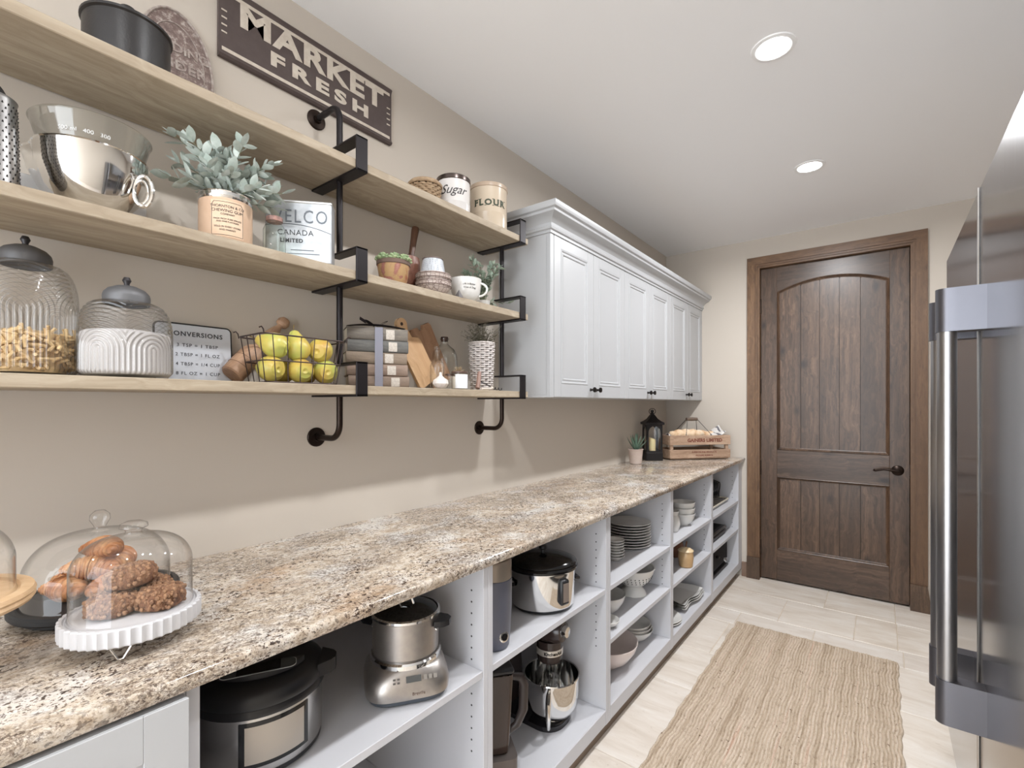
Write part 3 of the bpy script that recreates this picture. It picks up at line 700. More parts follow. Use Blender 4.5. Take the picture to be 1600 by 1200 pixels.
m.tube([(.0587*cos(a), .0587*sin(a), z) for a, z in pts], .00055, 4, closed=True); m.build('label_border', INK, lo)
for s_, sz, zz in (('THORNTON & CO', .0088, .079), ('CHEWING GUM', .0096, .069), ('COMPANY', .0062, .0605), ('MADE FROM PURE SPRUCE', .0050, .049), ('AND FINE FLAVOURS', .0050, .043), ('SOLD IN EVERY STORE', .0056, .031), ('AND MARKET', .0056, .0235)):
    text(s_, sz, INK, lo, bend=(.0588, 0, zz), ext=.0002)
lf = leafmesh('leaf', .032, .0165, SAGE)
st_ = []
rr = random.Random(11)
for (a, rad, h) in [(-95, .13, .045), (-110, .115, .10), (-75, .12, .14), (-60, .09, .13), (-20, .05, .12), (20, .10, .13), (75, .085, .09), (60, .12, .11), (95, .115, .07), (78, .145, .05), (45, .10, .03), (5, .07, .055), (-35, .075, .06), (-65, .09, .03), (100, .12, .02), (-120, .075, .05), (-5, .05, .10), (55, .07, .08)]:
    st_.append((min(rad*cos(radians(a)), .1)*.9, rad*sin(radians(a))*.88, h*.84))
bush(t, st_, lf, base=(0, 0, .11), npair=7, sc=(.9, 1.4), lim=295, start=.16)
# galvanised tin
TINB = mat('galvanised_tin', C(168, 173, 178), .38, .55, var=(C(196, 199, 203), 28), bump=(60, .08))
t = thing('storage_tin', 'square grey galvanised tin with worn lettering, left of the iron bracket', 'tin', (-1.272, .6855, zm), radians(48))
M().box(-.086, .086, 0, .05, 0, .168, .003).build('body', TINB, t)
m = M(); m.box(-.087, .087, -.0015, .052, .164, .172, .002); m.build('lid', mat('tin_lid', C(206, 206, 206), .3, .7), t)
TI = mat('tin_ink', C(112, 118, 126), .5); TI2 = mat('tin_ink_dark', C(66, 68, 72), .5)
PT = lambda x, z, y=-.0006: Matrix.Translation((x, y, z)) @ FACEY
text('WELCO', .052, TI, t, PT(-.004, .128), ext=.0003, space=1.2, fit=(.158, .036))
text('CANADA', .021, TI2, t, PT(-.008, .082), ext=.0003, space=1.1); text('LIMITED', .0145, TI2, t, PT(-.018, .060), bold=.0006, ext=.0003, space=1.15)
m = M(); m.tube([(-.085+.17*k/20, -.0004, .106-.03*((k/20-.35)**2)*1.8) for k in range(21)], .0009, 4); m.box(-.02, .04, -.0008, 0, .034, .036); m.box(-.03, .055, -.0008, 0, .024, .0258); m.build('printed_lines', TI, t)
t = thing('glass_jar', 'small textured clear glass jar with a rust coloured lid before the grey tin', 'jar', (-1.247, .607, zm))
M().lathe([(0, 0), (.024, 0), (.027, .004), (.027, .06), (.022, .072), (.018, .076), (.018, .086)], 28).build('body', GLASSG, t)
M().cyl(.020, .082, .094, 24, b=.001).build('lid', mat('rust_lid', C(170, 130, 120), .5, .3, var=(C(110, 88, 82), 90)), t)
# succulent
def m_pots():
    t = NT('painted_terracotta'); f = t.noise(t.coords(), 17, 5, .6, .5)
    t.set(col=t.ramp(f, [(.36, C(150, 84, 60)), (.44, C(172, 140, 96)), (.52, C(168, 134, 94)), (.56, C(146, 94, 82)), (.66, C(168, 124, 112))]), rough=.7); t.bump(t.noise(t.coords(), 70, 4), .3, .002); return t.m
t = thing('succulent_pot', 'green succulent in a red and ochre clay pot, right of the iron bracket', 'plant', (-1.27, 1.008, zm))
M().lathe([(0, 0), (.037, 0), (.044, .015), (.05, .05), (.053, .072), (.0475, .072), (.046, .06), (0, .06)], 40).build('pot', m_pots(), t)
M().lathe([(.0525, .062), (.0545, .064), (.0545, .076), (.0485, .077), (.0485, .066)], 40).build('rim', mat('pot_rim_dark', C(104, 84, 74), .8, bump=(120, .3)), t)
SG = mat('succulent_leaf', C(120, 142, 104), .5, var=(C(158, 172, 130), 30), rnd=2)
fat = M(); fat.sphere(.009, (0, .009, 0), 12, (.8, 1.35, .45)); fme = fat.mesh('leaf', SG, 80)
rr = random.Random(5)
for (cx, cy) in ((0, 0), (.028, -.018), (-.02, -.028), (-.026, .022), (.02, .03), (.0, -.04), (.038, .012)):
    for ring, (nn, el) in enumerate(((8, .25), (6, .75), (3, 1.2))):
        for k in range(nn):
            a = 2*pi*k/nn+ring*.5+rr.random()*.3; d = (cos(a)*cos(el), sin(a)*cos(el), sin(el)); s_ = 1.3-.25*ring
            put('leaf', fme, t, (cx, cy, .076+.004*ring), aim(d, 0), (s_,)*3)
m = M(); m.lathe([(0, .062), (.047, .062), (.047, .075), (0, .077)], 24); m.build('soil', MATS['dark_soil'], t)
# mortar and pestle
MW = wood('mortar_wood', C(96, 62, 50), C(136, 92, 76), C(164, 120, 102), 2, rough=.4, sc=1.4)
t = thing('mortar', 'brown wooden mortar standing behind the patterned bowls', 'mortar', (-1.392, 1.165, zm))
M().lathe([(0, 0), (.036, 0), (.038, .006), (.03, .016), (.026, .03), (.034, .045), (.045, .07), (.05, .105), (.049, .135), (.046, .15), (.043, .149), (.044, .13), (.04, .09), (.02, .06), (0, .055)], 40).build('body', MW, t)
t = thing('pestle', 'dark wooden pestle rising from the brown mortar', 'pestle', (-1.384, 1.162, zm+.066)); t.rotation_euler = (radians(-13), radians(-3), 0)
M().lathe([(0, 0), (.012, .002), (.018, .014), (.0165, .03), (.0115, .055), (.0105, .10), (.0125, .17), (.0145, .205), (.013, .216), (0, .219)], 24).build('shaft', DKWOOD, t)
# patterned bowls
def m_patt():
    t = NT('block_printed_glaze'); v = t.coords((1, 1, 1))
    vo = t.node('ShaderNodeTexVoronoi', feature='DISTANCE_TO_EDGE', inp={'Vector': v, 'Scale': 62, 'Randomness': .35})
    f = t.ramp(vo.outputs['Distance'], [(.04, (.8, .8, .8)), (.09, (0, 0, 0))])
    t.set(col=t.mix(f, C(196, 182, 174), C(124, 106, 100)), rough=.4); return t.m
PAT = m_patt()
bl = M(); bl.lathe([(0, 0), (.036, 0), (.038, .006), (.054, .018), (.0635, .036), (.0645, .05), (.0625, .052), (.06, .05), (.059, .038), (.05, .022), (.03, .01), (0, .009)], 48)
t = thing('patterned_bowl', 'lower of the two block-printed bowls beside the white cup', 'bowl', (-1.285, 1.199, zm), group='block-printed bowls'); b1 = bl.build('body', PAT, t)
m = M(); [m.tube([(.0645*cos(a), .0645*sin(a), z) for a in [2*pi*k/48 for k in range(48)]], .0013, 5, closed=True) for z in (.048, .034)]; m.build('painted_band', mat('brown_glaze', C(120, 100, 94), .5), t)
t2 = dup(t, (-1.285, 1.199, zm+.0255), 1, 'upper of the two block-printed bowls, under the grey tapered cup')
t = thing('tapered_cup', 'pale grey dotted cup upturned on the block-printed bowls', 'cup', (-1.29, 1.201, zm+.0632))
m_ = NT('dotted_glaze'); vo = m_.node('ShaderNodeTexVoronoi', inp={'Vector': m_.coords((1, 1, 1)), 'Scale': 150, 'Randomness': .15})
m_.set(col=m_.mix(m_.ramp(vo.outputs['Distance'], [(.25, (.7, .7, .7)), (.4, (0, 0, 0))]), C(198, 202, 208), C(130, 138, 150)), rough=.35)
M().lathe([(.044, 0), (.0465, .0), (.0475, .002), (.037, .066), (.035, .07), (0, .071)], 40).build('body', m_.m, t)
M().cyl(.0375, .0695, .0735, 32, b=.001).build('base_ring', mat('taupe_ring', C(120, 104, 98), .6), t)
t = thing('incense_cone', 'tiny dark pyramid ornament at the shelf edge beside the cup', 'ornament', (-1.224, 1.268, zm))
M().add([(-.012, -.012, 0), (.012, -.012, 0), (.012, .012, 0), (-.012, .012, 0), (0, 0, .03)], [(0, 1, 2, 3), (0, 1, 4), (1, 2, 4), (2, 3, 4), (3, 0, 4)]).build('pyramid', mat('slate_ornament', C(96, 92, 92), .5, bump=(200, .4)), t, ang=0)
# cup
t = thing('tea_cup', 'large white cup printed with small black writing on the middle shelf', 'cup', (-1.272, 1.356, zm), 0)
M().lathe([(0, .003), (.03, .003), (.031, 0), (.034, 0), (.035, .006), (.047, .018), (.056, .042), (.0595, .075), (.0605, .09), (.0585, .0905), (.0565, .075), (.053, .044), (.044, .022), (0, .012)], 56).build('body', PORC, t)
m = M(); ah = radians(28); m.tube([((.052+.03*sin(q)*(1.05))*cos(ah), (.052+.03*sin(q)*1.05)*sin(ah), .05+.025*cos(q)) for q in [pi*k/14 for k in range(15)]], .0042, 8); m.build('handle', PORC, t)
text('Life is Better', .0095, INK, t, bend=(.0592, radians(-34), .062), ext=.0003, shear=.1); text('With A Dog', .0095, INK, t, bend=(.0575, radians(-32), .049), ext=.0003, shear=.1)
# olive plant
t = thing('herb_plant', 'small leafy plant in a white pot behind the white cup', 'plant', (-1.372, 1.572, zm))
M().lathe([(0, 0), (.024, 0), (.031, .058), (.029, .058), (.0275, .052), (0, .052)], 32).build('pot', PORC, t)
OLV = mat('olive_leaf', C(112, 130, 114), .6, var=(C(182, 194, 178), 45), rnd=4)
lf2 = leafmesh('leaf', .027, .0115, OLV)
rr = random.Random(4)
bush(t, [(.03, -.11, .15), (.02, -.14, .09), (.06, .10, .01)]+[(rr.uniform(-.02, .08), rr.uniform(-.11, .05), rr.uniform(.07, .16)) for _ in range(20)], lf2, base=(0, 0, .05), npair=6, sc=(.75, 1.25), start=.25, rnd=rr, lim=280)

# ================================================================== LOWEST SHELF
zl = SZ[0]+.0003
LIDG = mat('grey_lid', C(104, 104, 106), .5, .4, bump=(200, .05))
def arch_fn(r, zarch, a, z, F=5):
    s_ = ((a+pi/F) % (2*pi/F)-pi/F)*r; d = abs(s_) if z < zarch else sqrt(s_*s_+(z-zarch)**2*1.1)
    return .0017*cos(2*pi*d/(pi/F*r/5.5))
def ribbed_jar(name, label, loc, r, hs_, rlid, htop, fill, rz, fillh, zarch):
    t = thing(name, label, 'jar', loc, rz)
    prof = []
    n = 120
    for i in range(n+1):
        q = i/n
        if q < .55: z = .006+(hs_-.006)*q/.55; rr_ = r*(1 if z > .014 else .94+.06*(z-.006)/.008)
        else:
            p = (q-.55)/.45*pi/2; z = hs_+(htop-hs_)*sin(p); rr_ = rlid*.92+(r-rlid*.92)*cos(p)**.75
        prof.append((rr_, z))
    F = 5
    def rf(rr_, a, z):
        s_ = ((a+pi/F) % (2*pi/F)-pi/F)*r; d = abs(s_) if z < zarch else sqrt(s_*s_+(z-zarch)**2*1.1)
        lim = pi/F*r; k = min(1, max(0, (htop-z)/.01), max(0, z-.006)/.01)
        return rr_+.0017*k*cos(2*pi*d/(lim/5.5))
    m = M(); m.lathe(prof, 480, rfun=rf); m.lathe([(0, .002), (r*.9, .002), (r*.94, .006)], 48); m.build('glass_body', RGLASS, t, ang=80)
    L_ = M(); rl = rlid; zt_ = htop-.006
    L_.lathe([(rl*.93, zt_), (rl, zt_+.002), (rl*1.02, zt_+.018), (rl*.97, zt_+.026), (rl*.8, zt_+.034), (rl*.45, zt_+.041), (0, zt_+.043)], 44); lo_ = L_.build('lid', LIDG, t)
    K_ = M(); K_.lathe([(0, zt_+.042), (rl*.13, zt_+.043), (rl*.12, zt_+.047), (rl*.2, zt_+.054), (rl*.13, zt_+.061), (0, zt_+.062)], 18); K_.build('knob', mat('dark_knob', C(60, 58, 60), .4, .5), lo_)
    return t
t = ribbed_jar('glass_jar', 'large ribbed glass jar of dry pasta at the left end of the lowest shelf', (-1.367, .165, zl), .0795, .15, .040, .228, None, radians(-82), 0, .13)
PASTA = mat('dry_pasta', C(200, 164, 112), .5, var=(C(222, 194, 146), 40), bump=(200, .2))
m = M(); rr = random.Random(9)
for i in range(520):
    a = rr.uniform(0, 2*pi); rad = .074*sqrt(rr.uniform(.55 if i < 260 else 0, 1)); z = rr.uniform(.012, .085)
    P = Vector((rad*cos(a), rad*sin(a), z)); tilt = Vector((rr.gauss(0, .25), rr.gauss(0, .25), 1)).normalized() if rr.random() < .7 and i < 260 else Vector((rr.gauss(0, 1), rr.gauss(0, 1), rr.gauss(0, .25))).normalized()
    ln = rr.uniform(.014, .03); Q = P+tilt*ln; 
    if hypot(Q.x, Q.y) > .076: Q.x *= .9; Q.y *= .9
    if hypot(P.x, P.y) > .076: continue
    Q.z = min(max(Q.z, .008), .112)
    mid = (P+Q)/2+Vector((rr.gauss(0, .003), rr.gauss(0, .003), 0)); m.tube([P, mid, Q], .0034, 6)
m.lathe([(0, .008), (.058, .008), (.06, .085), (.04, .092), (0, .096)], 24); m.build('pasta', PASTA, t, kind='stuff')
t = ribbed_jar('glass_jar', 'smaller ribbed glass jar of white flour beside the pasta jar', (-1.300, .313, zl), .081, .098, .041, .165, None, radians(-50), 0, .058)
m = M(); m.lathe([(0, .007), (.074, .007)]+[(.0765, .012+.082*i/40) for i in range(41)]+[(.07, .099), (.04, .104), (0, .107)], 360, rfun=lambda r_, a, z: r_+(1.0*(arch_fn(.081, .058, a, z)) if r_ > .076 else 0)); m.build('flour', mat('flour', C(190, 186, 184), .9, bump=(120, .3)), t, kind='stuff', ang=80)
# conversions board
t = thing('conversions_board', 'white kitchen conversions board with a black rim leaning on the wall', 'sign', (-1.428, .4915, zl)); t.rotation_euler = (0, radians(-4), 0)
M().prism(rrect(-.092, .086, 0, .153, .012), -.004, .003, 'x').build('panel', mat('board_white', C(204, 208, 216), .35), t)
m = M(); m.tube([(.001, a, b) for a, b in rrect(-.092, .086, .001, .153, .012)], .0028, 6, closed=True); m.build('rim', BLACKP, t)
PB = lambda y, z: Matrix.Translation((.0034, y, z)) @ FACEX
DI = mat('board_ink', C(64, 66, 74), .6)
text('CONVERSIONS', .0205, DI, t, PB(0, .128), bold=.0005, space=1.15, ext=.0002, fit=(.128, .0125))
for k, s_ in enumerate(('3 TSP = 1 TBSP', '2 TBSP = 1 FL OZ', '4 TBSP = 1/4 CUP', '8 FL OZ = 1 CUP')): text(s_, .0135, DI, t, PB(.004, .0985-.0245*k), space=1.2, ext=.0002, bold=.0001, fit=(.096+.007*(k > 0), .0085))
# wooden masher lying against the wall
PINW = wood('masher_wood', C(150, 116, 92), C(186, 150, 122), C(206, 172, 142), 2, rough=.5, sc=1.5)
t = thing('wooden_masher', 'old wooden masher with a round knob leaning behind the fruit basket', 'masher')
p0 = Vector((-1.402, .566, zl+.0235)); p1 = Vector((-1.434, .735, zl+.203)); dd = (p1-p0); ln = dd.length; t.rotation_mode = 'QUATERNION'; t.location = p0; t.rotation_quaternion = dd.to_track_quat('Z', 'Y')
M().lathe([(0, 0), (.027, 0), (.0305, .004), (.0315, .05), (.031, .085), (.026, .10), (.017, .112), (.0145, .125), (.0185, .145), (.0195, .165), (.014, .195), (.0085, .21), (.009, .216), (.017, .223), (.0185, .233), (.014, .243), (0, .246)], 36).build('body', PINW, t)
m = M(); [m.lathe([(.0312, z-.0006), (.0322, z), (.0312, z+.0006)], 36) for z in (.03, .058)]; m.build('turned_rings', mat('dark_groove', C(120, 90, 70), .7), t)
# wire basket
t = thing('wire_basket', 'black wire basket of yellow pears on the lowest shelf', 'basket', (-1.302, .690, zl), 0)
WR = mat('dark_wire', C(74, 62, 60), .45, .7)
def rring(hx, hy, z, k=0): return [(a, b, z+k*(1 if abs(b) > hy*.9 else 0)) for a, b in rrect(-hx, hx, -hy, hy, .02, 4)]
m = M(); lv = [(.0025, .060, .102), (.058, .066, .110), (.125, .072, .120)]
for i, (z, hx, hy) in enumerate(lv): m.tube(rring(hx, hy, z), .0022 if i == 2 else .0018, 7, closed=True)
for s_ in (-1, 1):
    for k in range(6):
        f_ = -.8+1.6*k/5; m.tube([(s_*lv[0][1], f_*lv[0][2], .0025), (s_*lv[1][1], f_*lv[1][2], .058), (s_*lv[2][1], f_*lv[2][2], .125)], .0014, 6)
    for k in range(4):
        f_ = -.75+1.5*k/3; m.tube([(f_*lv[0][1], s_*lv[0][2], .0025), (f_*lv[1][1], s_*lv[1][2], .058), (f_*lv[2][1], s_*lv[2][2], .125)], .0014, 6)
        
for k in range(6): f_ = -.8+1.6*k/5; m.tube([(-.06, f_*.098, .0022), (.06, f_*.098, .0022)], .0012, 5)
m.build('wire_frame', WR, t)
for sx in (-1, 1):
    for sy in (-1, 1):
        m = M(); m.tube([(sx*.071, sy*.117, .122), (sx*.072, sy*.119, .134), (sx*.073, sy*.124, .140), (sx*.074, sy*.130, .137)], .0018, 6); m.build('corner_hook', WR, t)
def m_pear():
    t = NT('pear_skin'); f = t.noise(t.coords((1, 1, 1), 7), 14, 3)
    t.set(col=t.ramp(f, [(.3, C(196, 156, 78)), (.5, C(204, 184, 92)), (.68, C(184, 188, 98))]), rough=.35)
    return t.m
PEAR = m_pear()
pm = M(); pm.lathe([(0, .004), (.008, .0), (.02, .002), (.031, .014), (.035, .03), (.032, .045), (.023, .06), (.0155, .072), (.011, .08), (.005, .083), (0, .081)], 28)
sm = M(); sm.tube([(0, 0, .079), (.001, 0, .088), (.005, .001, .098)], [.0016, .0012, .002], 6)
def pear(loc, rot, label, root=None):
    if root is None:
        t = thing('pear', label, 'pear', loc, group='yellow pears in the wire basket'); pm.build('flesh', PEAR, t); sm.build('stem', mat('pear_stem', C(120, 100, 60), .7), t)
    else: t = dup(root, loc, 0, label)
    t.rotation_euler = rot; return t
ca, sa = 1.0, 0.0
def bl_(x, y, z): return (-1.302+x*ca-y*sa, .690+x*sa+y*ca, zl+z)
R = radians
pr = pear(bl_(.040, -.064, .0365), (R(84), 0, R(-78)), 'yellow pear at the lower left corner of the wire basket')
for loc, rot, lb in (((.043, .008, .0365), (R(86), 0, R(-95)), 'golden pear low in the middle of the wire basket front'),
                     ((.040, .078, .0365), (R(84), 0, R(-108)), 'orange-blushed pear at the lower right end of the wire basket'),
                     ((-.052, -.045, .036), (R(88), 0, R(170)), 'yellow pear low at the back left of the wire basket'),
                     ((-.05, .085, .036), (R(88), 0, R(10)), 'yellow pear low at the back right of the wire basket'),
                     ((.030, -.036, .092), (R(70), 0, R(-40)), 'golden pear on top of the pile toward the left'),
                     ((.006, .012, .070), (R(8), R(-8), 0), 'upright pear with its stem above the wire rim'),
                     ((.026, .052, .096), (R(80), R(10), R(-140)), 'greenish pear on top of the pile toward the right')):
    pear(bl_(*loc), rot, lb, pr)
# book stack
BC = [mat('book_cloth_a', C(140, 122, 108), .85, var=(C(118, 102, 90), 30, (1, .4, 3)), bump=(120, .5)), mat('book_cloth_b', C(148, 128, 114), .85, var=(C(124, 106, 94), 34, (1, .4, 3)), bump=(120, .5)),
      mat('book_cloth_c', C(142, 126, 110), .85, var=(C(118, 104, 90), 28, (1, .4, 3)), bump=(120, .5)), mat('book_cloth_d', C(112, 110, 106), .85, var=(C(88, 88, 86), 40, (1, .5, 3)), bump=(120, .5)), mat('book_cloth_e', C(130, 122, 112), .85, var=(C(104, 98, 92), 40, (1, .5, 3)), bump=(120, .5))]
PAPER = mat('book_pages', C(206, 194, 176), .8, bump=(400, .2)); BLAB = mat('book_label', C(212, 204, 194), .7, var=(C(176, 166, 156), 260))
bz = zl; nm = ['bottom', 'second from the bottom', 'middle', 'second from the top', 'topmost']; hts = [.0385, .039, .039, .0395, .041]
for k in range(5):
    h_ = hts[k]; off = [.006, .002, -.002, .004, .001][k]
    t = thing('book', '%s cloth-bound book of the ribboned stack, %s' % (nm[k], ['brown', 'taupe with a creased spine', 'light brown', 'greenish grey', 'grey fading to brown'][k]), 'book', (-1.357+off*.4, 1.0+off*.8, bz), radians(-26.7+[.5, -1, .8, -.5, 1][k]), 'books tied in a stack')
    w_ = .098; d_ = .046
    c_ = M(); c_.box(-d_, d_, -w_, w_, 0, .0022, .0008); c_.box(-d_, d_, -w_, w_, h_-.0026, h_-.0004, .0008)
    c_.prism([(d_, .0), (d_+.003, .003), (d_+.0048, h_/2), (d_+.003, h_-.003), (d_, h_-.0004), (d_-.0025, h_-.0004), (d_-.0025, 0)], -w_, w_, 'y'); c_.build('cover', BC[k], t, ang=50)
    M().box(-d_+.004, d_-.003, -w_+.003, w_-.003, .0022, h_-.0026).build('pages', PAPER, t, ang=0)
    yl = .026+[.012, .004, -.002, .006, -.001][k]; l_ = M(); l_.grid(lambda u, v: (d_+.0052-.0016*abs(2*v-1)**2+.0003, yl+.028*u, .004+(h_-.009)*v), 2, 8); l_.build('spine_label', BLAB, t)
    bz += h_
R = radians
t = thing('ribbon', 'grey ribbon with a dark bow tied round the book stack', 'ribbon', (-1.357, 1.0, zl), R(-26.7))
RIB = mat('grey_ribbon', C(134, 134, 146), .55, bump=(500, .1)); RIBD = mat('dark_bow', C(44, 36, 38), .6)
H_ = bz-zl; m = M(); m.box(.0530, .0540, -.010, .016, 0, H_+.001); m.box(-.053, .0540, -.010, .016, H_+.0003, H_+.0013); m.build('band', RIB, t, ang=0)
m = M()
m.grid(lambda u, v: (.035-.026*v+.003*sin(9*u), -.095+.19*u, H_+.004+.010*sin(pi*u)*(1-.3*v)), 24, 5)
for s_ in (-1, 1): m.grid(lambda u, v, s_=s_: (.03-.024*v, s_*(.005+.032*sin(pi*u)), H_+.006+.024*u*(1-u)*4*(.5+.5*(1-u))+.003), 14, 5)
m.grid(lambda u, v: (.04-.012*v, -.035-.02*u, H_+.022+.012*u-.008*v), 6, 3); m.build('bow', RIBD, t, ang=80)
# cutting boards leaning on the books' right
def board(name, label, loc, ang, x, poly, hole, mt, th_=.014):
    t = thing(name, label, 'cutting board', loc); t.rotation_euler = (ang, 0, 0) 
    m = M(); m.prism(poly, -th_/2, th_/2, 'x'); b_ = m.build('board', mt, t, ang=40)
    if hole:
        h = M(); h.T = Matrix.Translation((0, *hole)) @ Matrix.Rotation(pi/2, 4, 'Y'); h.lathe([(0, -th_/2-.0004), (.0062, -th_/2-.0004), (.0062, th_/2+.0004), (0, th_/2+.0004)], 16); h.build('hanging_hole', mat('hole_shadow', C(52, 36, 28), .9), t)
    return t
poly = rrect(-.048, .048, 0, .175, .012)
hd = []
for i in range(len(poly)):
    hd.append(poly[i])
hd = [(.048, .012), (.048, .155), (.044, .17), (.03, .178), (.017, .186), (.014, .215)]+arc(0, .245, .0235, -.6, pi+.6, 12)+[(-.014, .215), (-.017, .186), (-.03, .178), (-.044, .17), (-.048, .155), (-.048, .012), (-.036, 0), (.036, 0)]
t = board('cutting_board', 'light wooden paddle cutting board with a round-ended holed handle beside the books', (-1.3605, 1.245, zl+.024), radians(33), 0, hd, (0, .247), LTWOODV)
hd2 = [(.055, .012), (.055, .235), (.048, .247), (.016, .25), (.008, .236), (-.008, .236), (-.016, .252), (-.048, .255), (-.055, .245), (-.055, .012), (-.045, 0), (.045, 0)]
t = board('cutting_board', 'tan rectangular cutting board with a notched top standing behind the paddle board', (-1.418, 1.372, zl+.028), radians(30), 0, [(a, b) for a, b in hd2], None, wood('tan_wood', C(150, 112, 84), C(178, 140, 110), C(196, 160, 130), 2, rough=.5), .012)
# bottles, garlic, candle, jars
t = thing('glass_bottle', 'small embossed clear glass bottle standing behind the garlic bulb', 'bottle', (-1.292, 1.224, zl))
M().lathe([(0, .002), (.024, .002), (.0255, .008), (.0255, .085), (.022, .098), (.012, .108), (.0085, .114), (.0085, .145), (.011, .147), (.011, .156), (.008, .157)], 36, rfun=lambda r_, a, z: r_+.0006*sin(a*16)*(z < .09)).build('body', DGLASS, t)
t = thing('glass_jug', 'large clear glass jug with a brown cork behind the small bottle', 'jug', (-1.385, 1.352, zl))
M().lathe([(0, .002), (.046, .002), (.05, .008), (.052, .10), (.05, .14), (.04, .163), (.022, .178), (.0145, .186), (.0145, .20), (.018, .202), (.018, .208), (.014, .208)], 44).build('body', DGLASS, t)
M().cyl(.0145, .196, .214, 20, b=.001).build('cork', mat('dark_cork', C(64, 44, 36), .8), t)
t = thing('garlic_bulb', 'white garlic bulb at the shelf edge before the small bottle', 'garlic', (-1.243, 1.194, zl))
M().lathe([(0, .003), (.008, .0), (.02, .005), (.0285, .018), (.026, .031), (.014, .039), (.006, .046), (.004, .058), (0, .06)], 44, rfun=lambda r_, a, z: r_*(1-.05*abs(sin(a*4.5)))).build('bulb', mat('garlic_skin', C(232, 226, 218), .5, var=(C(214, 204, 200), 40)), t)
t = thing('candle_jar', 'clear candle jar with a plain white label and dark lid', 'jar', (-1.253, 1.302, zl))
M().lathe([(0, .001), (.0285, .001), (.030, .004), (.030, .062), (.028, .064)], 36).build('glass_body', GLASS, t)
M().cyl(.0272, .003, .048, 32, b=.001).build('candle_wax', mat('wax', C(232, 226, 214), .5, sss=.1), t)
m = M(); m.grid(lambda u, v: (.0303*cos(-1.35+1.9*u), .0303*sin(-1.35+1.9*u), .004+.052*v), 20, 2); m.build('label', mat('label_white', C(232, 234, 238), .5), t)
M().cyl(.0312, .0605, .0675, 36, b=.001).build('lid', mat('dark_wood_lid', C(92, 72, 64), .4), t)
t = thing('glass_tumbler', 'small clear glass with a dark rim left of the white candle jar', 'glass', (-1.287, 1.283, zl))
M().lathe([(0, .001), (.014, .001), (.0165, .004), (.0165, .055)], 28).build('body', GLASS, t); M().lathe([(.0175, .053), (.0175, .059), (.0155, .059), (.0155, .053)], 28).build('rim', MATS['dark_wood_lid'], t)
WW = mat('white_willow', C(232, 226, 224), .6, var=(C(196, 186, 180), 90))
t = thing('wicker_vase', 'tall white wicker vase with a dried plant by the second iron bracket', 'vase', (-1.350, 1.537, zl))
m = M(); wicker(m, .042, .052, .003, .200, 21, n=16, amp=.0040, strand=.0030); m.build('woven_wall', WW, t)
m = M(); stakes(m, .042, .052, 0, .202, 16, .0018); m.tube([(.0525*cos(a), 0.0525*sin(a), .204) for a in [2*pi*k/40 for k in range(40)]], .0042, 7, closed=True); m.build('stakes', WW, t)
M().lathe([(0, .001), (.037, .001), (.045, .19), (0, .19)], 28).build('liner', mat('dark_liner', C(62, 54, 50), .9), t)
DRY = mat('dried_leaf', C(92, 88, 72), .8, var=(C(134, 128, 110), 40), rnd=3)
m = M(); rr = random.Random(21)
for i in range(95):
    a = rr.uniform(0, 2*pi); R_ = rr.uniform(.01, .085); dx = min(R_*cos(a), .06); dy = R_*sin(a)*1.15; hz = rr.uniform(.02, .098)
    dx = max(dx, -.07); p0 = Vector((dx*.3, dy*.3, .188)); p1 = Vector((dx*.6, dy*.6, .188+hz*.7)); p2 = Vector((dx, dy, .19+hz)); m.tube([p0, p1, p2], .0008, 4)
    for q in range(9):
        P = p0.lerp(p2, .35+.65*q/8)+Vector((rr.gauss(0, .006), rr.gauss(0, .006), rr.gauss(0, .004))); d = Vector((rr.gauss(0, 1), rr.gauss(0, 1), rr.gauss(0, 1))).normalized()*.007; e = d.cross(Vector((.3, .5, 1))).normalized()*.0025
        if P.z+.007 < SZ[1]-ST-zl: m.add([tuple(P), tuple(P+d*.5+e), tuple(P+d), tuple(P+d*.5-e)], [(0, 1, 2, 3)])
m.build('dried_foliage', DRY, t, kind='stuff')
t = thing('dried_pod', 'tan dried pod cluster on top of the small jar behind the candle', 'dried pod', (-1.305, 1.355, zl))
m = M(); rr = random.Random(2); m.cyl(.016, 0, .068, 20, b=.002)
for i in range(34):
    a = rr.uniform(0, 2*pi); d = Vector((cos(a), sin(a), rr.uniform(-.1, 1.6))).normalized(); m.tube([Vector((0, 0, .07)), Vector((0, 0, .07))+d*.026], [.0022, .001], 4)
m.build('pod', mat('dried_pod', C(176, 156, 128), .8, bump=(200, .5)), t)
t = thing('corkscrew', 'wooden handled corkscrew with a dark spiral at the right end of the lowest shelf', 'corkscrew', (-1.238, 1.392, zl)); t.scale = (1.15, 1.15, 1.15)
m = M(); m.tube([(0, -.006, .006), (-.004, .004, .03), (-.008, .012, .056), (-.009, .015, .062)], [.008, .0075, .0075, .006], 12); m.build('handle', wood('corkscrew_wood', C(128, 100, 88), C(160, 128, 116), C(180, 148, 134), 2, rough=.5), t)
m = M(); m.tube([(-.004, .01, .03), (0, .05, .018), (0, .066, .012)], .0017, 6); m.tube([(.004*cos(q)+.0, .066+.0028*q, .009+.004*sin(q)-.0008*q*.2) for q in [k*.5 for k in range(46)]], .0013, 5); m.build('spiral', IRON, t)
m = M(); m.tube([(.012, .0, .004), (.012, .06, .006)], .004, 8); m.sphere(.006, (.012, .055, .008)); m.build('bone_lever', mat('bone', C(206, 194, 182), .5), t)

# ================================================================== WORKTOP
zc = .9145
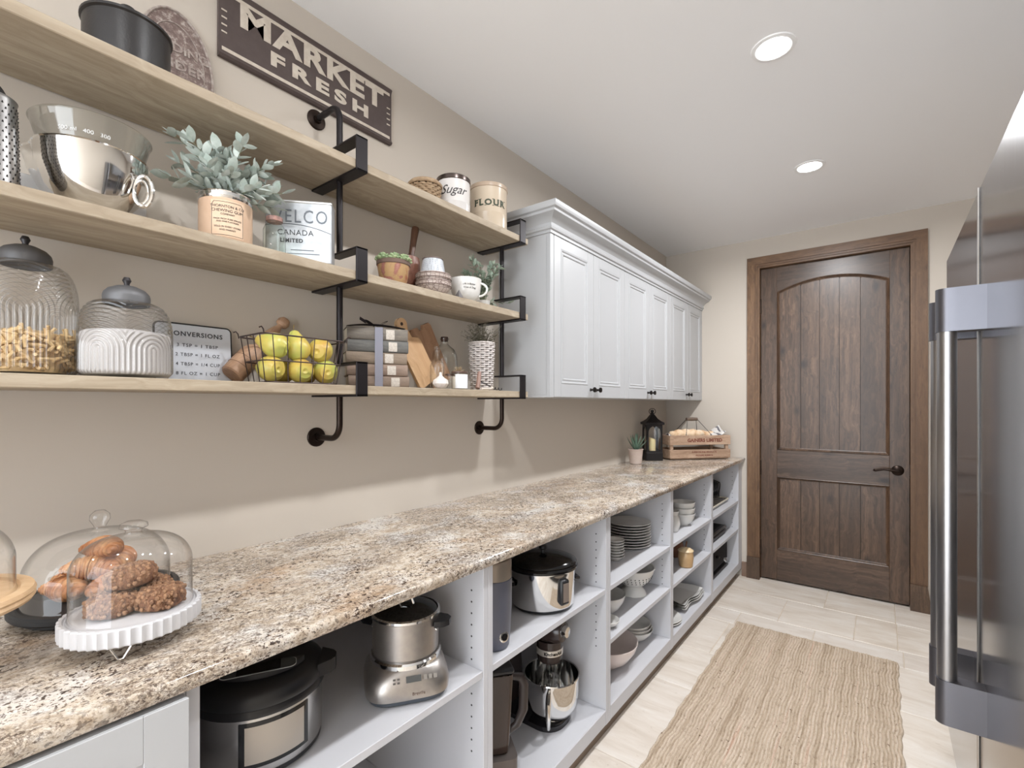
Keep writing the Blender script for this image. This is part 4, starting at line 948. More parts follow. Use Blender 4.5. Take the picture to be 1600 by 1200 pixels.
# front dome
fx, fy = -1.04, .26
t = thing('cake_stand', 'white fluted cake stand on wire feet holding the cookies', 'cake stand', (fx, fy, zc))
FLW = mat('white_resin', C(204, 203, 205), .45, bump=(120, .04))
def fl_r(r_, a, z): return r_-.0035*abs(sin(a*22))**1.0 if r_ > .097 else r_
M().lathe([(0, .029), (.095, .027), (.0985, .027), (.1, .029), (.1, .054), (.0985, .056), (.0925, .056), (.091, .0525), (.0895, .0525), (.088, .0545), (.02, .0545), (0, .0545)], 264, rfun=fl_r).build('plate', FLW, t, ang=30)
for k in range(3):
    a = radians(-26+120*k); m = M(); ax, ay = .078*cos(a), .078*sin(a); tx, ty = -sin(a), cos(a)
    m.tube([(ax+tx*.018, ay+ty*.018, .028), (ax*1.02+tx*.004, ay*1.02+ty*.004, .003), (ax*1.02, ay*1.02, .0018), (ax*1.02-tx*.004, ay*1.02-ty*.004, .003), (ax-tx*.018, ay-ty*.018, .028)], .0018, 8); m.build('hairpin_foot', CHROME, t)
def dome(name, label, loc, r, hside, htop, knobr, knobh):
    t = thing(name, label, 'glass dome', loc); prof = [(r*1.015, 0), (r*1.02, .002), (r, .005)]
    n = 22
    for i in range(n+1):
        p = pi/2*i/n; prof.append((r*cos(p)**.62 if i < n else .012, hside+(htop-hside)*sin(p)**1.15))
    k0 = htop; prof = prof[:-1]+[(.013, k0+.001), (knobr*.55, k0+.006), (knobr*.62, k0+.010), (knobr, k0+knobh*.55), (knobr*.95, k0+knobh*.8), (knobr*.5, k0+knobh), (0, k0+knobh)]
    M().lathe(prof, 72).build('glass', GLASS, t, ang=60); return t
dome('cake_dome', 'clear glass dome with a round knob over the cookies', (fx, fy, zc+.055), .0862, .075, .128, .021, .024)
COOK = NT('oat_cookie'); f_ = COOK.noise(COOK.coords((1, 1, 1), 5), 75, 5, .75); COOK.set(col=COOK.ramp(f_, [(.34, C(84, 56, 42)), (.5, C(136, 96, 70)), (.62, C(164, 122, 90)), (.74, C(196, 158, 124))]), rough=.75); COOK.bump(f_, 1, .006); COOK = COOK.m
def lumpy(seed, amp):
    rr = random.Random(seed); ph = [(rr.uniform(0, 6.28), rr.randint(2, 9), rr.uniform(.3, 1)) for _ in range(7)]
    return lambda r_, a, z: r_*(1+amp*sum(w*sin(n_*a+p+z*160) for p, n_, w in ph)/3)
ck = [((.004, -.03, .0), 0, 0, 'cookie at the front left of the plate, under the stacked cookie'), ((-.034, .028, 0), 0, 0, 'cookie at the back of the plate'), ((.030, .030, 0), 0, 0, 'cookie at the right side of the plate under the dome'), ((-.004, .000, .0375), R(8), R(-6), 'oat cookie on top of the others under the clear dome')]
c0 = None
for (lx, ly, lz), rx, ry, lb in ck:
    if c0 is None:
        c0 = thing('cookie', 'brown oat '+lb, 'cookie', (fx+lx, fy+ly, zc+.055+lz), group='cookies under the front dome')
        cm_ = M(); cm_.lathe([(0, .001), (.015, .0), (.028, .0), (.036, .002), (.0395, .006), (.041, .011), (.0405, .016), (.037, .0195), (.033, .0215), (.026, .0225), (.02, .0235), (.013, .0235), (.006, .024), (0, .024)], 72, rfun=lumpy(3, .035))
        cm_.v = [tuple(Vector(p)+Vector((p[0], p[1], .012*(p[2] > .012))).normalized()*(.0038*mnoise.noise(Vector(p)*110)+.0028*mnoise.noise(Vector(p)*260))) for p in cm_.v]
        cm_.build('crumb', COOK, c0, ang=80)
        m = M(); rr = random.Random(8)
        for i in range(220):
            a = rr.uniform(0, 2*pi); e_ = rr.random(); r_ = .038*sqrt(rr.random()) if e_ < .6 else .0405; z = (.0235-.005*(r_/.038)**4) if e_ < .6 else rr.uniform(.004, .018); s_ = rr.uniform(.0016, .0036)
            m.T = Matrix.Translation((r_*cos(a), r_*sin(a), z)) @ Matrix.Rotation(a*3, 4, 'Z'); m.box(-s_, s_*1.2, -s_, s_, -s_*.6, s_*.8, s_*.5)
        m.build('oat_flakes', mat('oat_flake', C(176, 136, 102), .8, var=(C(104, 72, 54), 160)), c0, kind='stuff')
        c0.scale = (.9, .9, 1.5)
    else:
        q = dup(c0, (fx+lx, fy+ly, zc+.055+lz), rx*9+lx*60, 'brown oat '+lb if 'oat' not in lb else lb); q.rotation_euler = (rx, ry, lx*90)
# back dome
bx, by = -1.272, .262
t = thing('cake_stand', 'wide black round cake base holding the croissants at the back', 'cake stand', (bx, by, zc))
SL = mat('black_slate', C(34, 35, 37), .55, bump=(160, .15))
M().lathe([(0, 0), (.115, 0), (.12, .004), (.12, .010), (.132, .012), (.135, .016), (.135, .024), (.132, .028), (.124, .028), (.122, .025), (0, .025)], 80).build('base', SL, t)
dome('cake_dome', 'large clear glass dome with a tall knob over the croissants', (bx, by, zc+.0255), .1175, .05, .128, .017, .040)
CR = NT('croissant_crust'); f_ = CR.noise(CR.coords((1, 1, 1), 5), 26, 4, .6); wv_ = CR.node('ShaderNodeTexWave', bands_direction='X', inp={'Vector': CR.coords((1, 1, 1)), 'Scale': 30, 'Distortion': 3.5, 'Detail': 3, 'Detail Scale': 1.5}); CR.set(col=CR.mix(CR.ramp(wv_.outputs[1], [(.0, (.45, .45, .45)), (.35, (0, 0, 0))]), CR.ramp(f_, [(.3, C(142, 88, 54)), (.5, C(184, 124, 80)), (.7, C(214, 168, 120))]), C(112, 64, 38)), rough=.45); CR.bump(f_, .4, .003); CR = CR.m
cm = M(); N_ = 84; pts = []; rs = []
for i in range(N_+1):
    q = -1+2*i/N_; a = q*1.0; pts.append((.040*sin(a)*1.3, .034*(cos(a)-1)*1.3, .022)); k_ = abs(i-N_//2); qs = ((k_//8)*8)/(N_/2); ev = lambda w: .025*(1-min(1, abs(w))**1.6)+.0035
    fr_ = (k_ % 8)/8; rs.append(max(.0035, (.35*ev(q)+.65*ev(qs*.98))*(.93+.12*sin(pi*min(1, fr_*1.4+.05)))))
cm.tube(pts, rs, 22, flat=.85); 
cr = None
for (lx, ly, lz, rz_, ry_), lb in zip(((.0, -.05, .0, 25, 0), (.045, .01, .0, 100, 0), (-.02, .045, .0, 160, 0), (-.055, -.02, 0, 250, 0), (.01, -.015, .034, 60, 6), (-.012, .035, .036, -20, 5), (.0, .008, .066, 20, -4)),
        ('lowest left croissant beside the wooden stand', 'croissant at the near side low in the pile behind the cookies', 'low croissant at the right end of the pile', 'low croissant at the wall side of the pile', 'croissant in the middle tier facing left', 'croissant in the middle tier at the right, darker brown', 'topmost croissant of the pile under the back dome')):
    loc = (bx+lx, by+ly, zc+.0255+lz+.001)
    if cr is None: cr = thing('croissant', lb, 'croissant', loc, R(rz_), 'croissants under the back dome'); cm.build('crust', CR, cr, ang=80)
    else: q = dup(cr, loc, R(rz_), lb); q.rotation_euler = (0, R(ry_), R(rz_))
# left wooden stand, cut by the frame
wx, wy = -1.085, .022
t = thing('cake_stand', 'light wooden pedestal cake stand cut off at the left edge', 'cake stand', (wx, wy, zc))
M().lathe([(0, 0), (.06, 0), (.064, .006), (.05, .014), (.026, .03), (.02, .06), (.024, .09), (.04, .10), (.04, .106), (0, .106)], 48).build('pedestal', mat('stand_white', C(214, 208, 200), .5), t)
M().lathe([(0, .106), (.11, .106), (.118, .110), (.121, .115), (.119, .119), (.1215, .123), (.119, .129), (.108, .131), (.104, .129), (.1025, .124), (0, .124)], 72).build('plate', LTWOOD, t)
dome('cake_dome', 'clear glass dome on the wooden stand at the left edge', (wx, wy, zc+.1245), .0985, .05, .115, .02, .03)
t = thing('chocolate_cake', 'small round chocolate cake under the left edge dome', 'cake', (wx-.015, wy-.012, zc+.1245))
M().lathe([(0, 0), (.05, 0), (.052, .004), (.052, .045), (.048, .052), (0, .054)], 40, rfun=lumpy(5, .012)).build('cake', mat('chocolate', C(66, 38, 34), .5, bump=(60, .4)), t)
# succulent pot
t = thing('succulent_pot', 'spiky green succulent in a pale clay pot beside the black lantern', 'plant', (-1.352, 3.155, zc))
M().lathe([(0, 0), (.036, 0), (.04, .004), (.049, .095), (.052, .098), (.052, .103), (.046, .103), (.045, .09), (0, .09)], 36).build('pot', mat('pale_clay', C(186, 166, 154), .8, var=(C(198, 182, 172), 20), bump=(80, .3)), t)
M().cyl(.045, .08, .094, 24).build('soil', MATS['dark_soil'], t)
al = M(); n_ = 6; vs = []
for i in range(n_+1):
    q = i/n_; w_ = .0085*(1-q)**.7+.0006; vs += [(-w_, .09*q, .018*q*q+w_*.5), (0, .09*q, .018*q*q-w_*.35), (w_, .09*q, .018*q*q+w_*.5), (0, .09*q, .018*q*q+w_*.25)]
al.add(vs, [(i*4+j, i*4+(j+1) % 4, (i+1)*4+(j+1) % 4, (i+1)*4+j) for i in range(n_) for j in range(4)])
ame = al.mesh('leaf', mat('agave_leaf', C(82, 108, 92), .5, var=(C(116, 140, 122), 20)), 60)
for k in range(15):
    a = k*2.4; el = .55+.06*k; put('leaf', ame, t, (0, 0, .092), aim((cos(a)*cos(el), sin(a)*cos(el), sin(el)), 0), (1.25+.04*(k % 4),)*3)
# lantern
t = thing('lantern', 'black metal lantern with arched windows and a cream candle inside', 'lantern', (-1.351, 3.455, zc), radians(38))
LB = mat('lantern_black', C(30, 26, 27), .5, .3, bump=(200, .05)); hw_ = .058
M().box(-hw_-.003, hw_+.003, -hw_-.003, hw_+.003, 0, .06, .002).build('base', LB, t, ang=0)
def archpanel():
    o_ = [(-hw_, .06), (hw_, .06), (hw_, .272), (-hw_, .272)]
    w_ = hw_-.014; zs = .205; pts_ = [(-w_, .072)]+[(w_, .072)]+[(w_*cos(q), zs+.048*sin(q)) for q in [pi/2*0+pi*k/20 for k in range(21)]]
    out = []
    # ring between the outline and the arch (matched samples)
    K = 48; 
    def samp(poly, k):
        P = [Vector(p) for p in poly]; c = Vector((0, .16)); a = 2*pi*k/K-pi/2; d = Vector((cos(a), sin(a))); best = None
        for i in range(len(P)):
            A, B = P[i], P[(i+1) % len(P)]; e = B-A; den = d.x*e.y-d.y*e.x
            if abs(den) < 1e-9: continue
            tt = ((A.x-c.x)*e.y-(A.y-c.y)*e.x)/den; uu = ((A.x-c.x)*d.y-(A.y-c.y)*d.x)/den
            if tt > 0 and -1e-6 <= uu <= 1+1e-6 and (best is None or tt < best): best = tt
        return c+d*best
    outer = [samp(o_, k) for k in range(K)]; inner = [samp(pts_, k) for k in range(K)]
    vs = [(p.x, y, p.y) for y in (-hw_, -hw_+.004) for ring in (outer, inner) for p in ring]; fs = []
    for k in range(K):
        q = (k+1) % K; fs += [(k, q, K+q, K+k), (2*K+k, 2*K+q, 3*K+q, 3*K+k), (K+k, K+q, 3*K+q, 3*K+k), (k, q, 2*K+q, 2*K+k)]
    return vs, fs
vs, fs = archpanel()
for k in range(4): m = M(); m.T = Matrix.Rotation(pi/2*k, 4, 'Z'); m.add(vs, fs); m.build('arched_side', LB, t, ang=30)
for k in range(4): m = M(); m.T = Matrix.Rotation(pi/2*k, 4, 'Z'); m.box(-hw_+.008, hw_-.008, -hw_+.0045, -hw_+.0055, .062, .262); m.build('pane', GLASS, t, ang=0)
m = M(); ro = [(1.16, .262), (1.2, .270), (1.2, .278), (.9, .288), (.55, .306), (.3, .33), (.2, .338)]; vs = [(sx*k_*hw_, sy*k_*hw_, z) for k_, z in ro for sx, sy in ((-1, -1), (1, -1), (1, 1), (-1, 1))]
m.add(vs, [(i*4+j, i*4+(j+1) % 4, (i+1)*4+(j+1) % 4, (i+1)*4+j) for i in range(len(ro)-1) for j in range(4)]+[(0, 1, 2, 3), tuple(range(len(vs)-4, len(vs)))]); m.build('roof', LB, t, ang=20)
M().lathe([(0, .336), (.014, .338), (.012, .346), (.009, .352), (.013, .36), (.012, .368), (0, .373)], 20).build('finial', LB, t)
m = M(); m.tube([(.024*cos(q), 0, .36+.021*sin(q)) for q in [2*pi*k/28 for k in range(28)]], .0024, 7, closed=True); m.build('ring', LB, t)
t = thing('candle', 'cream pillar candle standing inside the black lantern', 'candle', (-1.351, 3.455, zc+.0605), radians(38))
m = M(); K = 28; m.add([(.024*cos(2*pi*k/K), .024*sin(2*pi*k/K), 0) for k in range(K)]+[(.024*cos(2*pi*k/K), .024*sin(2*pi*k/K), .098-.009*cos(2*pi*k/K)) for k in range(K)], [tuple(range(K)), tuple(range(K, 2*K))]+[(k, (k+1) % K, K+(k+1) % K, K+k) for k in range(K)]); m.build('wax', mat('cream_wax', C(240, 222, 172), .6, sss=.2), t)
# crate
t = thing('wooden_crate', 'old slatted wooden crate of bread lettered GAINERS LIMITED', 'crate', (-1.160, 3.770, zc), atan2(.37, .343))
CW = wood('crate_wood', C(146, 118, 96), C(188, 158, 134), C(208, 182, 160), 0, rough=.8, sc=1.2, dark=C(120, 92, 74)); hl, hd_ = .245, .118; Hc = .18
M().box(-hl+.012, hl-.012, -hd_+.006, hd_-.006, .004, .014).build('floor_board', CW, t, ang=0)
for sy in (-1, 1):
    for z0, z1 in ((.012, .075), (.110, Hc)):
        m = M(); y = sy*hd_; m.box(-hl, hl, y-.005, y+.005, z0, z1, .002); so = m.build('slat', CW, t, ang=0)
        if sy == -1:
            INKR = mat('crate_ink', C(96, 48, 38), .8, var=(C(136, 84, 66), 120))
            if z0 > .1: text('GAINERS LIMITED', .034, INKR, so, Matrix.Translation((.035, y-.0054, (z0+z1)/2-.002)) @ FACEY, bold=.0018, space=1.05, ext=.0004)
            else:
                text('SUPERIOR FINE PRODUCTS', .0165, INKR, so, Matrix.Translation((.03, y-.0054, (z0+z1)/2+.012)) @ FACEY, bold=.0004, ext=.0004); text('PACKERS ALBERTA', .0165, INKR, so, Matrix.Translation((.03, y-.0054, (z0+z1)/2-.012)) @ FACEY, bold=.0004, ext=.0004)
for sx in (-1, 1):
    for z0, z1 in ((.012, .075), (.110, Hc)): x = sx*(hl-.004); M().box(x-.005, x+.005, -hd_+.0055, hd_-.0055, z0, z1, .002).build('slat', CW, t, ang=0)
    for sy in (-1, 1): M().box(sx*(hl-.022)-.012, sx*(hl-.022)+.012, sy*(hd_-.017)-.010, sy*(hd_-.017)+.011, .014, Hc-.004, .002).build('corner_post', CW, t, ang=0)
HW = mat('dark_handle_wire', C(78, 74, 74), .4, .7)
m = M(); 
for sy in (-1, 1): m.tube([(-.115, sy*hd_, Hc-.02), (-.042, sy*.01, Hc+.115), (.042, sy*.01, Hc+.115), (.115, sy*hd_, Hc-.02)], .0022, 7)
m.build('wire_handle', HW, t)
m = M(); m.T = Matrix.Translation((-.045, 0, Hc+.118)) @ Matrix.Rotation(pi/2, 4, 'Y'); m.lathe([(0, 0), (.012, 0), (.014, .045), (.012, .09), (0, .09)], 18); m.build('hand_grip', mat('grip_wood', C(104, 88, 76), .6), t)
BRD = NT('bread_crust'); f_ = BRD.noise(BRD.coords((1, 1, 1), 4), 16, 4); BRD.set(col=BRD.ramp(f_, [(.35, C(202, 160, 118)), (.5, C(226, 196, 162)), (.68, C(238, 222, 200))]), rough=.7); BRD.bump(f_, .3, .004); BRD = BRD.m
ct = atan2(.37, .343)
def cl(x, y, z): return (-1.160+x*cos(ct)-y*sin(ct), 3.770+x*sin(ct)+y*cos(ct), zc+z)
for (x, y, z, r_, ln, tl), lb in zip(((-.065, -.045, .188, .042, .30, 3), (.05, .030, .180, .034, .34, -4)), ('thick pale loaf of bread with its rounded end up at the left in the crate', 'long pale loaf lying behind the wire handle in the crate')):
    q = thing('bread_loaf', lb, 'bread', cl(x, y, z), ct+R(tl)); n_ = 24
    m = M(); m.tube([(-ln/2+ln*i/n_, 0, .004*sin(i*1.3)) for i in range(n_+1)], [max(.003, r_*min(1, (sin(pi*min(max(i/n_, .0), 1)))**.35)) for i in range(n_+1)], 20, flat=.85); m.build('crust', BRD, q, ang=80)
q = thing('tea_towel', 'crumpled white and grey cloth tucked round the bread in the crate', 'cloth', cl(0, 0, .145), ct)
def clothf(u, v):
    x = -.225+.45*u; y = -.1+.2*v; e = abs(2*v-1)
    return (x, y, .008+.012*sin(x*38+1)*sin(y*44)+.009*sin(x*90+y*60)+.075*max(0, (abs(x)-.12)/.09)**1.3*(1-.5*e)*(1 if x > 0 else .4))
m = M(); m.grid(clothf, 70, 36); CLT = NT('check_cloth'); w_ = CLT.node('ShaderNodeTexWave', inp={'Vector': CLT.coords((1, 1, 1)), 'Scale': 11, 'Distortion': 1.5}); CLT.set(col=CLT.ramp(w_.outputs[1], [(.78, C(222, 218, 214)), (.9, C(112, 110, 116))]), rough=.9)
m.build('cloth', CLT.m, q, ang=80)

# ================================================================== INSIDE THE BASE CABINETS
z1_, z2_, z0_ = .5975, .3825, .1205
# pressure cooker
t = thing('pressure_cooker', 'black lidded electric pressure cooker with a steel body at the near end', 'pressure cooker', (-1.062, .488, z1_), 0)
M().lathe([(0, 0), (.115, 0), (.121, .006), (.121, .014)], 64).build('foot_ring', BLACKP, t)
M().lathe([(.121, .014), (.1225, .018), (.1225, .124), (.121, .126)], 72).build('body', STEEL, t)
M().lathe([(.121, .122), (.128, .125), (.1295, .132), (.127, .140), (.124, .142)], 72).build('collar', BLACKP, t)
M().lathe([(.1275, .141), (.129, .146), (.128, .158), (.122, .168), (.110, .175), (.085, .179), (.05, .181), (0, .182)], 72).build('lid', BLACKP, t)
lp = M(); lp.T = Matrix.Rotation(R(-28), 4, 'Z'); lp.prism([(.012+a*.8, b) for a, b in arc(0, 0, .092, -1.2, 1.2, 16)], .172, .188, 'z'); lp.build('lid_plateau', mat('dark_grey_plastic', C(52, 52, 54), .3), t)
TP = Matrix.Translation((.053, -.028, .1881)) @ Matrix.Rotation(R(-28), 4, 'Z')
pn = M(); pn.T = TP; pn.prism(rrect(-.021, .021, -.070, .070, .014), 0, .0008); po = pn.build('touch_panel', mat('panel_grey', C(190, 194, 194), .3), t)
pn = M(); pn.T = TP; pn.prism(rrect(-.0195, .0195, -.0685, .0685, .013), .0002, .0014); pn.build('panel_field', mat('panel_dark', C(74, 78, 78), .25), po)
ps = M(); ps.T = TP; ps.box(-.0185, .0185, -.040, .040, .001, .0020); ps.build('display', BLACKG, po, ang=0)
for a in (R(52), R(205)):
    h = M(); h.T = Matrix.Rotation(a, 4, 'Z'); h.prism([(.120, -.040), (.146, -.022), (.153, -.010), (.153, .010), (.146, .022), (.120, .040)], .142, .170); h.build('lid_handle', BLACKP, t, ang=30)
pnl = M(); pnl.grid(lambda u, v: (.1232*cos(-.75+1.1*u), .1232*sin(-.75+1.1*u), .028+.088*v), 24, 2); fo = pnl.build('control_panel', BLACKG, t)
pnl = M(); pnl.grid(lambda u, v: (.1236*cos(-.66+.92*u), .1236*sin(-.66+.92*u), .036+.072*v), 24, 2); pnl.build('panel_face', mat('panel_silver', C(190, 182, 172), .4, .4), fo)
# multicooker with pot
t = thing('multicooker', 'brushed steel multicooker base with a display, under the lidded steel pot', 'cooker', (-.985, .822, z1_), R(-34))
BG = mat('satin_metal', C(176, 170, 164), .33, .9, var=(C(166, 160, 156), 60))
def sq_r(r_, a, z): c_ = (abs(cos(a))**4+abs(sin(a))**4)**(-.25); return r_*c_*(1-.02)
M().lathe([(0, 0), (.094, 0), (.099, .004), (.099, .012), (0, .012)], 64, rfun=sq_r).build('base_ring', mat('blue_grey_plastic', C(72, 78, 86), .4), t)
M().lathe([(.100, .012), (.106, .016), (.107, .034), (.103, .052), (.094, .076), (.088, .082), (.084, .082)], 96, rfun=lambda r_, a, z: sq_r(r_, a, z) if z < .06 else r_+(sq_r(r_, a, z)-r_)*max(0, (.082-z)/.022)).build('body', BG, t)
M().lathe([(.0885, .078), (.0905, .080), (.0905, .090), (.087, .094), (.083, .094), (.082, .08), (0, .08)], 72).build('chrome_ring', CHROME, t)
def on_slope(x, y, w_, h_, mt, nm, parent, k=.0008):
    m = M(); T_ = Matrix.Translation((.1035, 0, .058)) @ Matrix.Rotation(R(-66+90), 4, 'Y') @ Matrix.Rotation(pi/2, 4, 'Z') 
    m.T = Matrix.Translation((.1012+k, 0, .0655)) @ Matrix.Rotation(R(-24), 4, 'Y'); m.box(0, .0012, x-w_/2, x+w_/2, y-h_/2, y+h_/2); return m.build(nm, mt, parent, ang=0)
on_slope(.008, 0, .036, .014, mat('lcd_screen', C(70, 72, 72), .2), 'display', t, .002)
for k in range(4): on_slope(-.028-.010*(k // 2), -.004+.008*(k % 2), .006, .004, mat('button_dark', C(90, 86, 84), .4), 'button', t, .002)
for k in range(3): on_slope(.036+.012*k, .0, .008, .010, mat('button_ring', C(150, 146, 142), .3, .6), 'button', t, .002)
text('Breville', .0105, mat('badge_ink', C(110, 92, 82), .5), t, Matrix.Translation((.1062, .02, .030)) @ FACEX, ext=.0003)
t = thing('stock_pot', 'steel pot with black handles and a dark glass lid on the multicooker', 'pot', (-.985, .822, z1_+.0815), R(32))
M().lathe([(0, .0), (.078, 0), (.0815, .003), (.0815, .015), (.0845, .018), (.0845, .104), (.0875, .107), (.0855, .108)], 64).build('body', BG, t)
M().lathe([(.082, .107), (.0885, .107), (.0885, .113), (.083, .115)], 64).build('rim', CHROME, t)
M().lathe([(.083, .112), (.07, .119), (.045, .126), (0, .130)], 56).build('lid', BLACKG, t)
m = M(); m.tube([(-.02, 0, .126), (-.014, 0, .146), (.014, 0, .146), (.02, 0, .126)], .004, 8); m.build('lid_handle', CHROME, t)
for s_ in (-1, 1):
    m = M(); m.prism([(s_*.083, -.03), (s_*.106, -.024), (s_*.118, -.010), (s_*.118, .010), (s_*.106, .024), (s_*.083, .03)], .080, .094); ho = m.build('side_handle', BLACKP, t, ang=40); M().sphere(.004, (s_*.0845, -.014, .070), 10).build('rivet', CHROME, ho)
# tall canister
t = thing('drink_machine', 'tall tapered blue-grey appliance with an oval badge beside the slow cooker', 'appliance', (-.935, 1.115, z1_), R(-30))
GB = mat('blue_grey_satin', C(96, 98, 110), .35, .35, bump=(90, .03))
M().lathe([(0, 0), (.046, 0), (.05, .006), (.054, .05), (.058, .12), (.0585, .205), (.056, .207)], 48).build('body', GB, t)
M().lathe([(.056, .206), (.0575, .208), (.0575, .256), (.053, .263), (0, .264)], 48).build('top_band', mat('taupe_metal', C(150, 138, 126), .35, .6), t)
m = M(); m.T = Matrix.Translation((.0495*cos(.25), .0495*sin(.25)+.004, .042)) @ Matrix.Rotation(.25, 4, 'Z') @ Matrix.Rotation(pi/2-.1, 4, 'Y'); m.lathe([(0, .006), (.012, .006), (.016, .004), (.017, 0)], 28); m.build('badge', CHROME, t)
m = M(); m.T = Matrix.Translation((.0495*cos(.25), .0495*sin(.25)+.004, .042)) @ Matrix.Rotation(.25, 4, 'Z') @ Matrix.Rotation(pi/2-.1, 4, 'Y'); m.lathe([(0, .008), (.010, .008), (.011, .005)], 28); m.build('badge_centre', BLACKG, t)
# slow cooker
t = thing('slow_cooker', 'shiny steel slow cooker with a black rim and glass lid', 'slow cooker', (-.978, 1.452, z1_), R(-35)); t.scale = (1, 1, 1.12)
ovr = lambda r_, a, z: r_*(1+.13*sin(a)**2)
M().lathe([(0, 0), (.088, 0), (.095, .005), (.098, .012)], 64, rfun=ovr).build('base', BLACKP, t)
M().lathe([(.098, .012), (.1, .016), (.105, .12), (.106, .126)], 72, rfun=ovr).build('body', CHROME, t)
M().lathe([(.105, .124), (.112, .127), (.113, .134), (.108, .139), (.1, .146), (.097, .142)], 72, rfun=ovr).build('crock_rim', BLACKG, t)
M().lathe([(.108, .141), (.110, .145), (.107, .149), (.09, .157), (.05, .166), (0, .169)], 64, rfun=ovr).build('lid', BLACKG, t)
M().lathe([(0, .168), (.008, .168), (.007, .178), (.016, .184), (.014, .190), (0, .192)], 24).build('lid_knob', BLACKP, t)
m = M(); m.T = Matrix.Rotation(R(20), 4, 'Z'); m.box(.098, .118, -.018, .022, .03, .108, .006); m.build('control_box', BLACKP, t, ang=40)
m = M(); m.T = Matrix.Rotation(R(20), 4, 'Z'); m.box(.1175, .1188, -.010, .016, .04, .098, .001); m.build('control_plate', mat('panel_taupe', C(120, 108, 100), .3), t, ang=0)
for a in (R(-92), R(92)): m = M(); m.T = Matrix.Rotation(a, 4, 'Z'); m.tube([(.114, -.028, .085), (.132, -.022, .08), (.134, .022, .08), (.114, .028, .085)], .006, 8); m.build('side_handle', BLACKP, t)
# stand mixer
t = thing('stand_mixer', 'dark stand mixer with a polished steel bowl in the lower compartment', 'mixer', (-1.04, 1.545, z0_), R(0))
MXB = mat('mixer_enamel', C(58, 48, 46), .18); 
m = M(); m.prism([(a, b) for a, b in rrect(-.22, .10, -.085, .085, .07, 8)], 0, .018); m.build('base', mat('mixer_base', C(34, 32, 34), .15), t, ang=40)
m = M(); m.prism([(-.225, .018), (-.13, .018), (-.135, .12), (-.14, .22), (-.12, .30), (-.215, .30), (-.225, .2)], -.045, .045, 'y'); m.build('pedestal', MXB, t, ang=60)
m = M(); m.T = Matrix.Translation((-.20, 0, .348)) @ Matrix.Rotation(pi/2, 4, 'Y'); m.lathe([(0, -.02), (.035, -.01), (.054, .02), (.06, .08), (.06, .16), (.056, .22), (.048, .27), (.036, .292), (0, .295)], 40); m.build('head', MXB, t)
m = M(); m.lathe([(0, .222), (.036, .222), (.046, .232), (.05, .26), (.05, .31), (0, .31)], 40, c=(.03, 0, 0)); m.build('planetary', MXB, t)
m = M(); m.lathe([(.0505, .258), (.0518, .259), (.0518, .281), (.0505, .282)], 48, c=(.03, 0, 0)); bo_ = m.build('planetary_band', mat('band_silver', C(222, 216, 208), .25, .5), t)
kt = text('KitchenAid', .0165, BLACKG, t, bend=(.0521, R(-40), .270), bold=.0006, ext=.0003)
for v in kt.data.vertices: v.co.x += .03
m = M(); m.T = Matrix.Translation((.088, 0, .352)) @ Matrix.Rotation(pi/2, 4, 'Y'); m.lathe([(0, -.01), (.022, -.01), (.024, .006), (.019, .022), (0, .024)], 28); m.build('hub_cap', CHROME, t)
M().cyl(.007, .17, .225, 14, (.03, 0)).build('shaft', CHROME, t)
bx_ = thing('mixer_bowl', 'polished steel mixer bowl with an upright handle under the mixer head', 'bowl', (-1.005, 1.55, z0_+.0185), 0)
M().lathe([(0, 0), (.055, 0), (.058, .006), (.056, .010), (.08, .022), (.096, .05), (.1025, .09), (.104, .155), (.1075, .158), (.1065, .162), (.102, .160), (.1005, .09), (.094, .053), (.078, .026), (.05, .016), (0, .014)], 72).build('body', CHROME, bx_)
ah = R(-62); m = M(); m.tube([(.103*cos(ah), .103*sin(ah), .138), (.128*cos(ah), .128*sin(ah), .142), (.140*cos(ah), .140*sin(ah), .125), (.138*cos(ah), .138*sin(ah), .065), (.124*cos(ah), .124*sin(ah), .03), (.09*cos(ah), .09*sin(ah), .028)], [.007, .009, .010, .009, .008, .007], 12, flat=1.6); m.build('handle', CHROME, bx_)
wk = thing('whisk', 'wire whisk lying inside the polished mixer bowl', 'whisk', (-1.005, 1.55, z0_+.036))
m = M(); m.cyl(.006, .085, .135, 12)
for k in range(8):
    a = pi*k/8; m.tube([(.036*sin(q)*cos(a), .036*sin(q)*sin(a), .05-.05*cos(q)+.01) for q in [-2.6+5.2*i/18 for i in range(19)]], .0012, 5)
m.build('wires', CHROME, wk)
# blender
t = thing('blender', 'tall brown tinted blender jug with a black handle, left of the mixer', 'blender', (-.965, 1.165, z0_), R(-38))
BT = mat('smoked_plastic', C(88, 70, 62), .15, trans=.55)
m = M(); m.prism([(a, b) for a, b in rrect(-.06, .06, -.06, .06, .02)], 0, .12); m.build('motor_base', mat('motor_grey', C(104, 96, 92), .35, .4), t, ang=40)
m = M(); k_ = 8
rg = [[(a*s_, b*s_, z) for a, b in rrect(-.048, .048, -.048, .048, .014, 3)] for s_, z in ((.72, .125), (.8, .16), (1.0, .36), (1.0, .37))]; n_ = len(rg[0])
m.add([p for r_ in rg for p in r_], [(i*n_+j, i*n_+(j+1) % n_, (i+1)*n_+(j+1) % n_, (i+1)*n_+j) for i in range(3) for j in range(n_)]+[tuple(range(n_))]); m.build('jug', BT, t, ang=40)
M().box(-.05, .05, -.05, .05, .37, .392, .008).build('lid', BLACKP, t, ang=40)
m = M(); m.tube([(.0, .044, .345), (.0, .082, .335), (.0, .092, .31), (.0, .09, .23), (.0, .07, .185), (.0, .036, .165)], [.009, .011, .012, .012, .010, .009], 10, flat=1.3); m.build('handle', mat('dark_brown_plastic', C(48, 40, 38), .3), t)

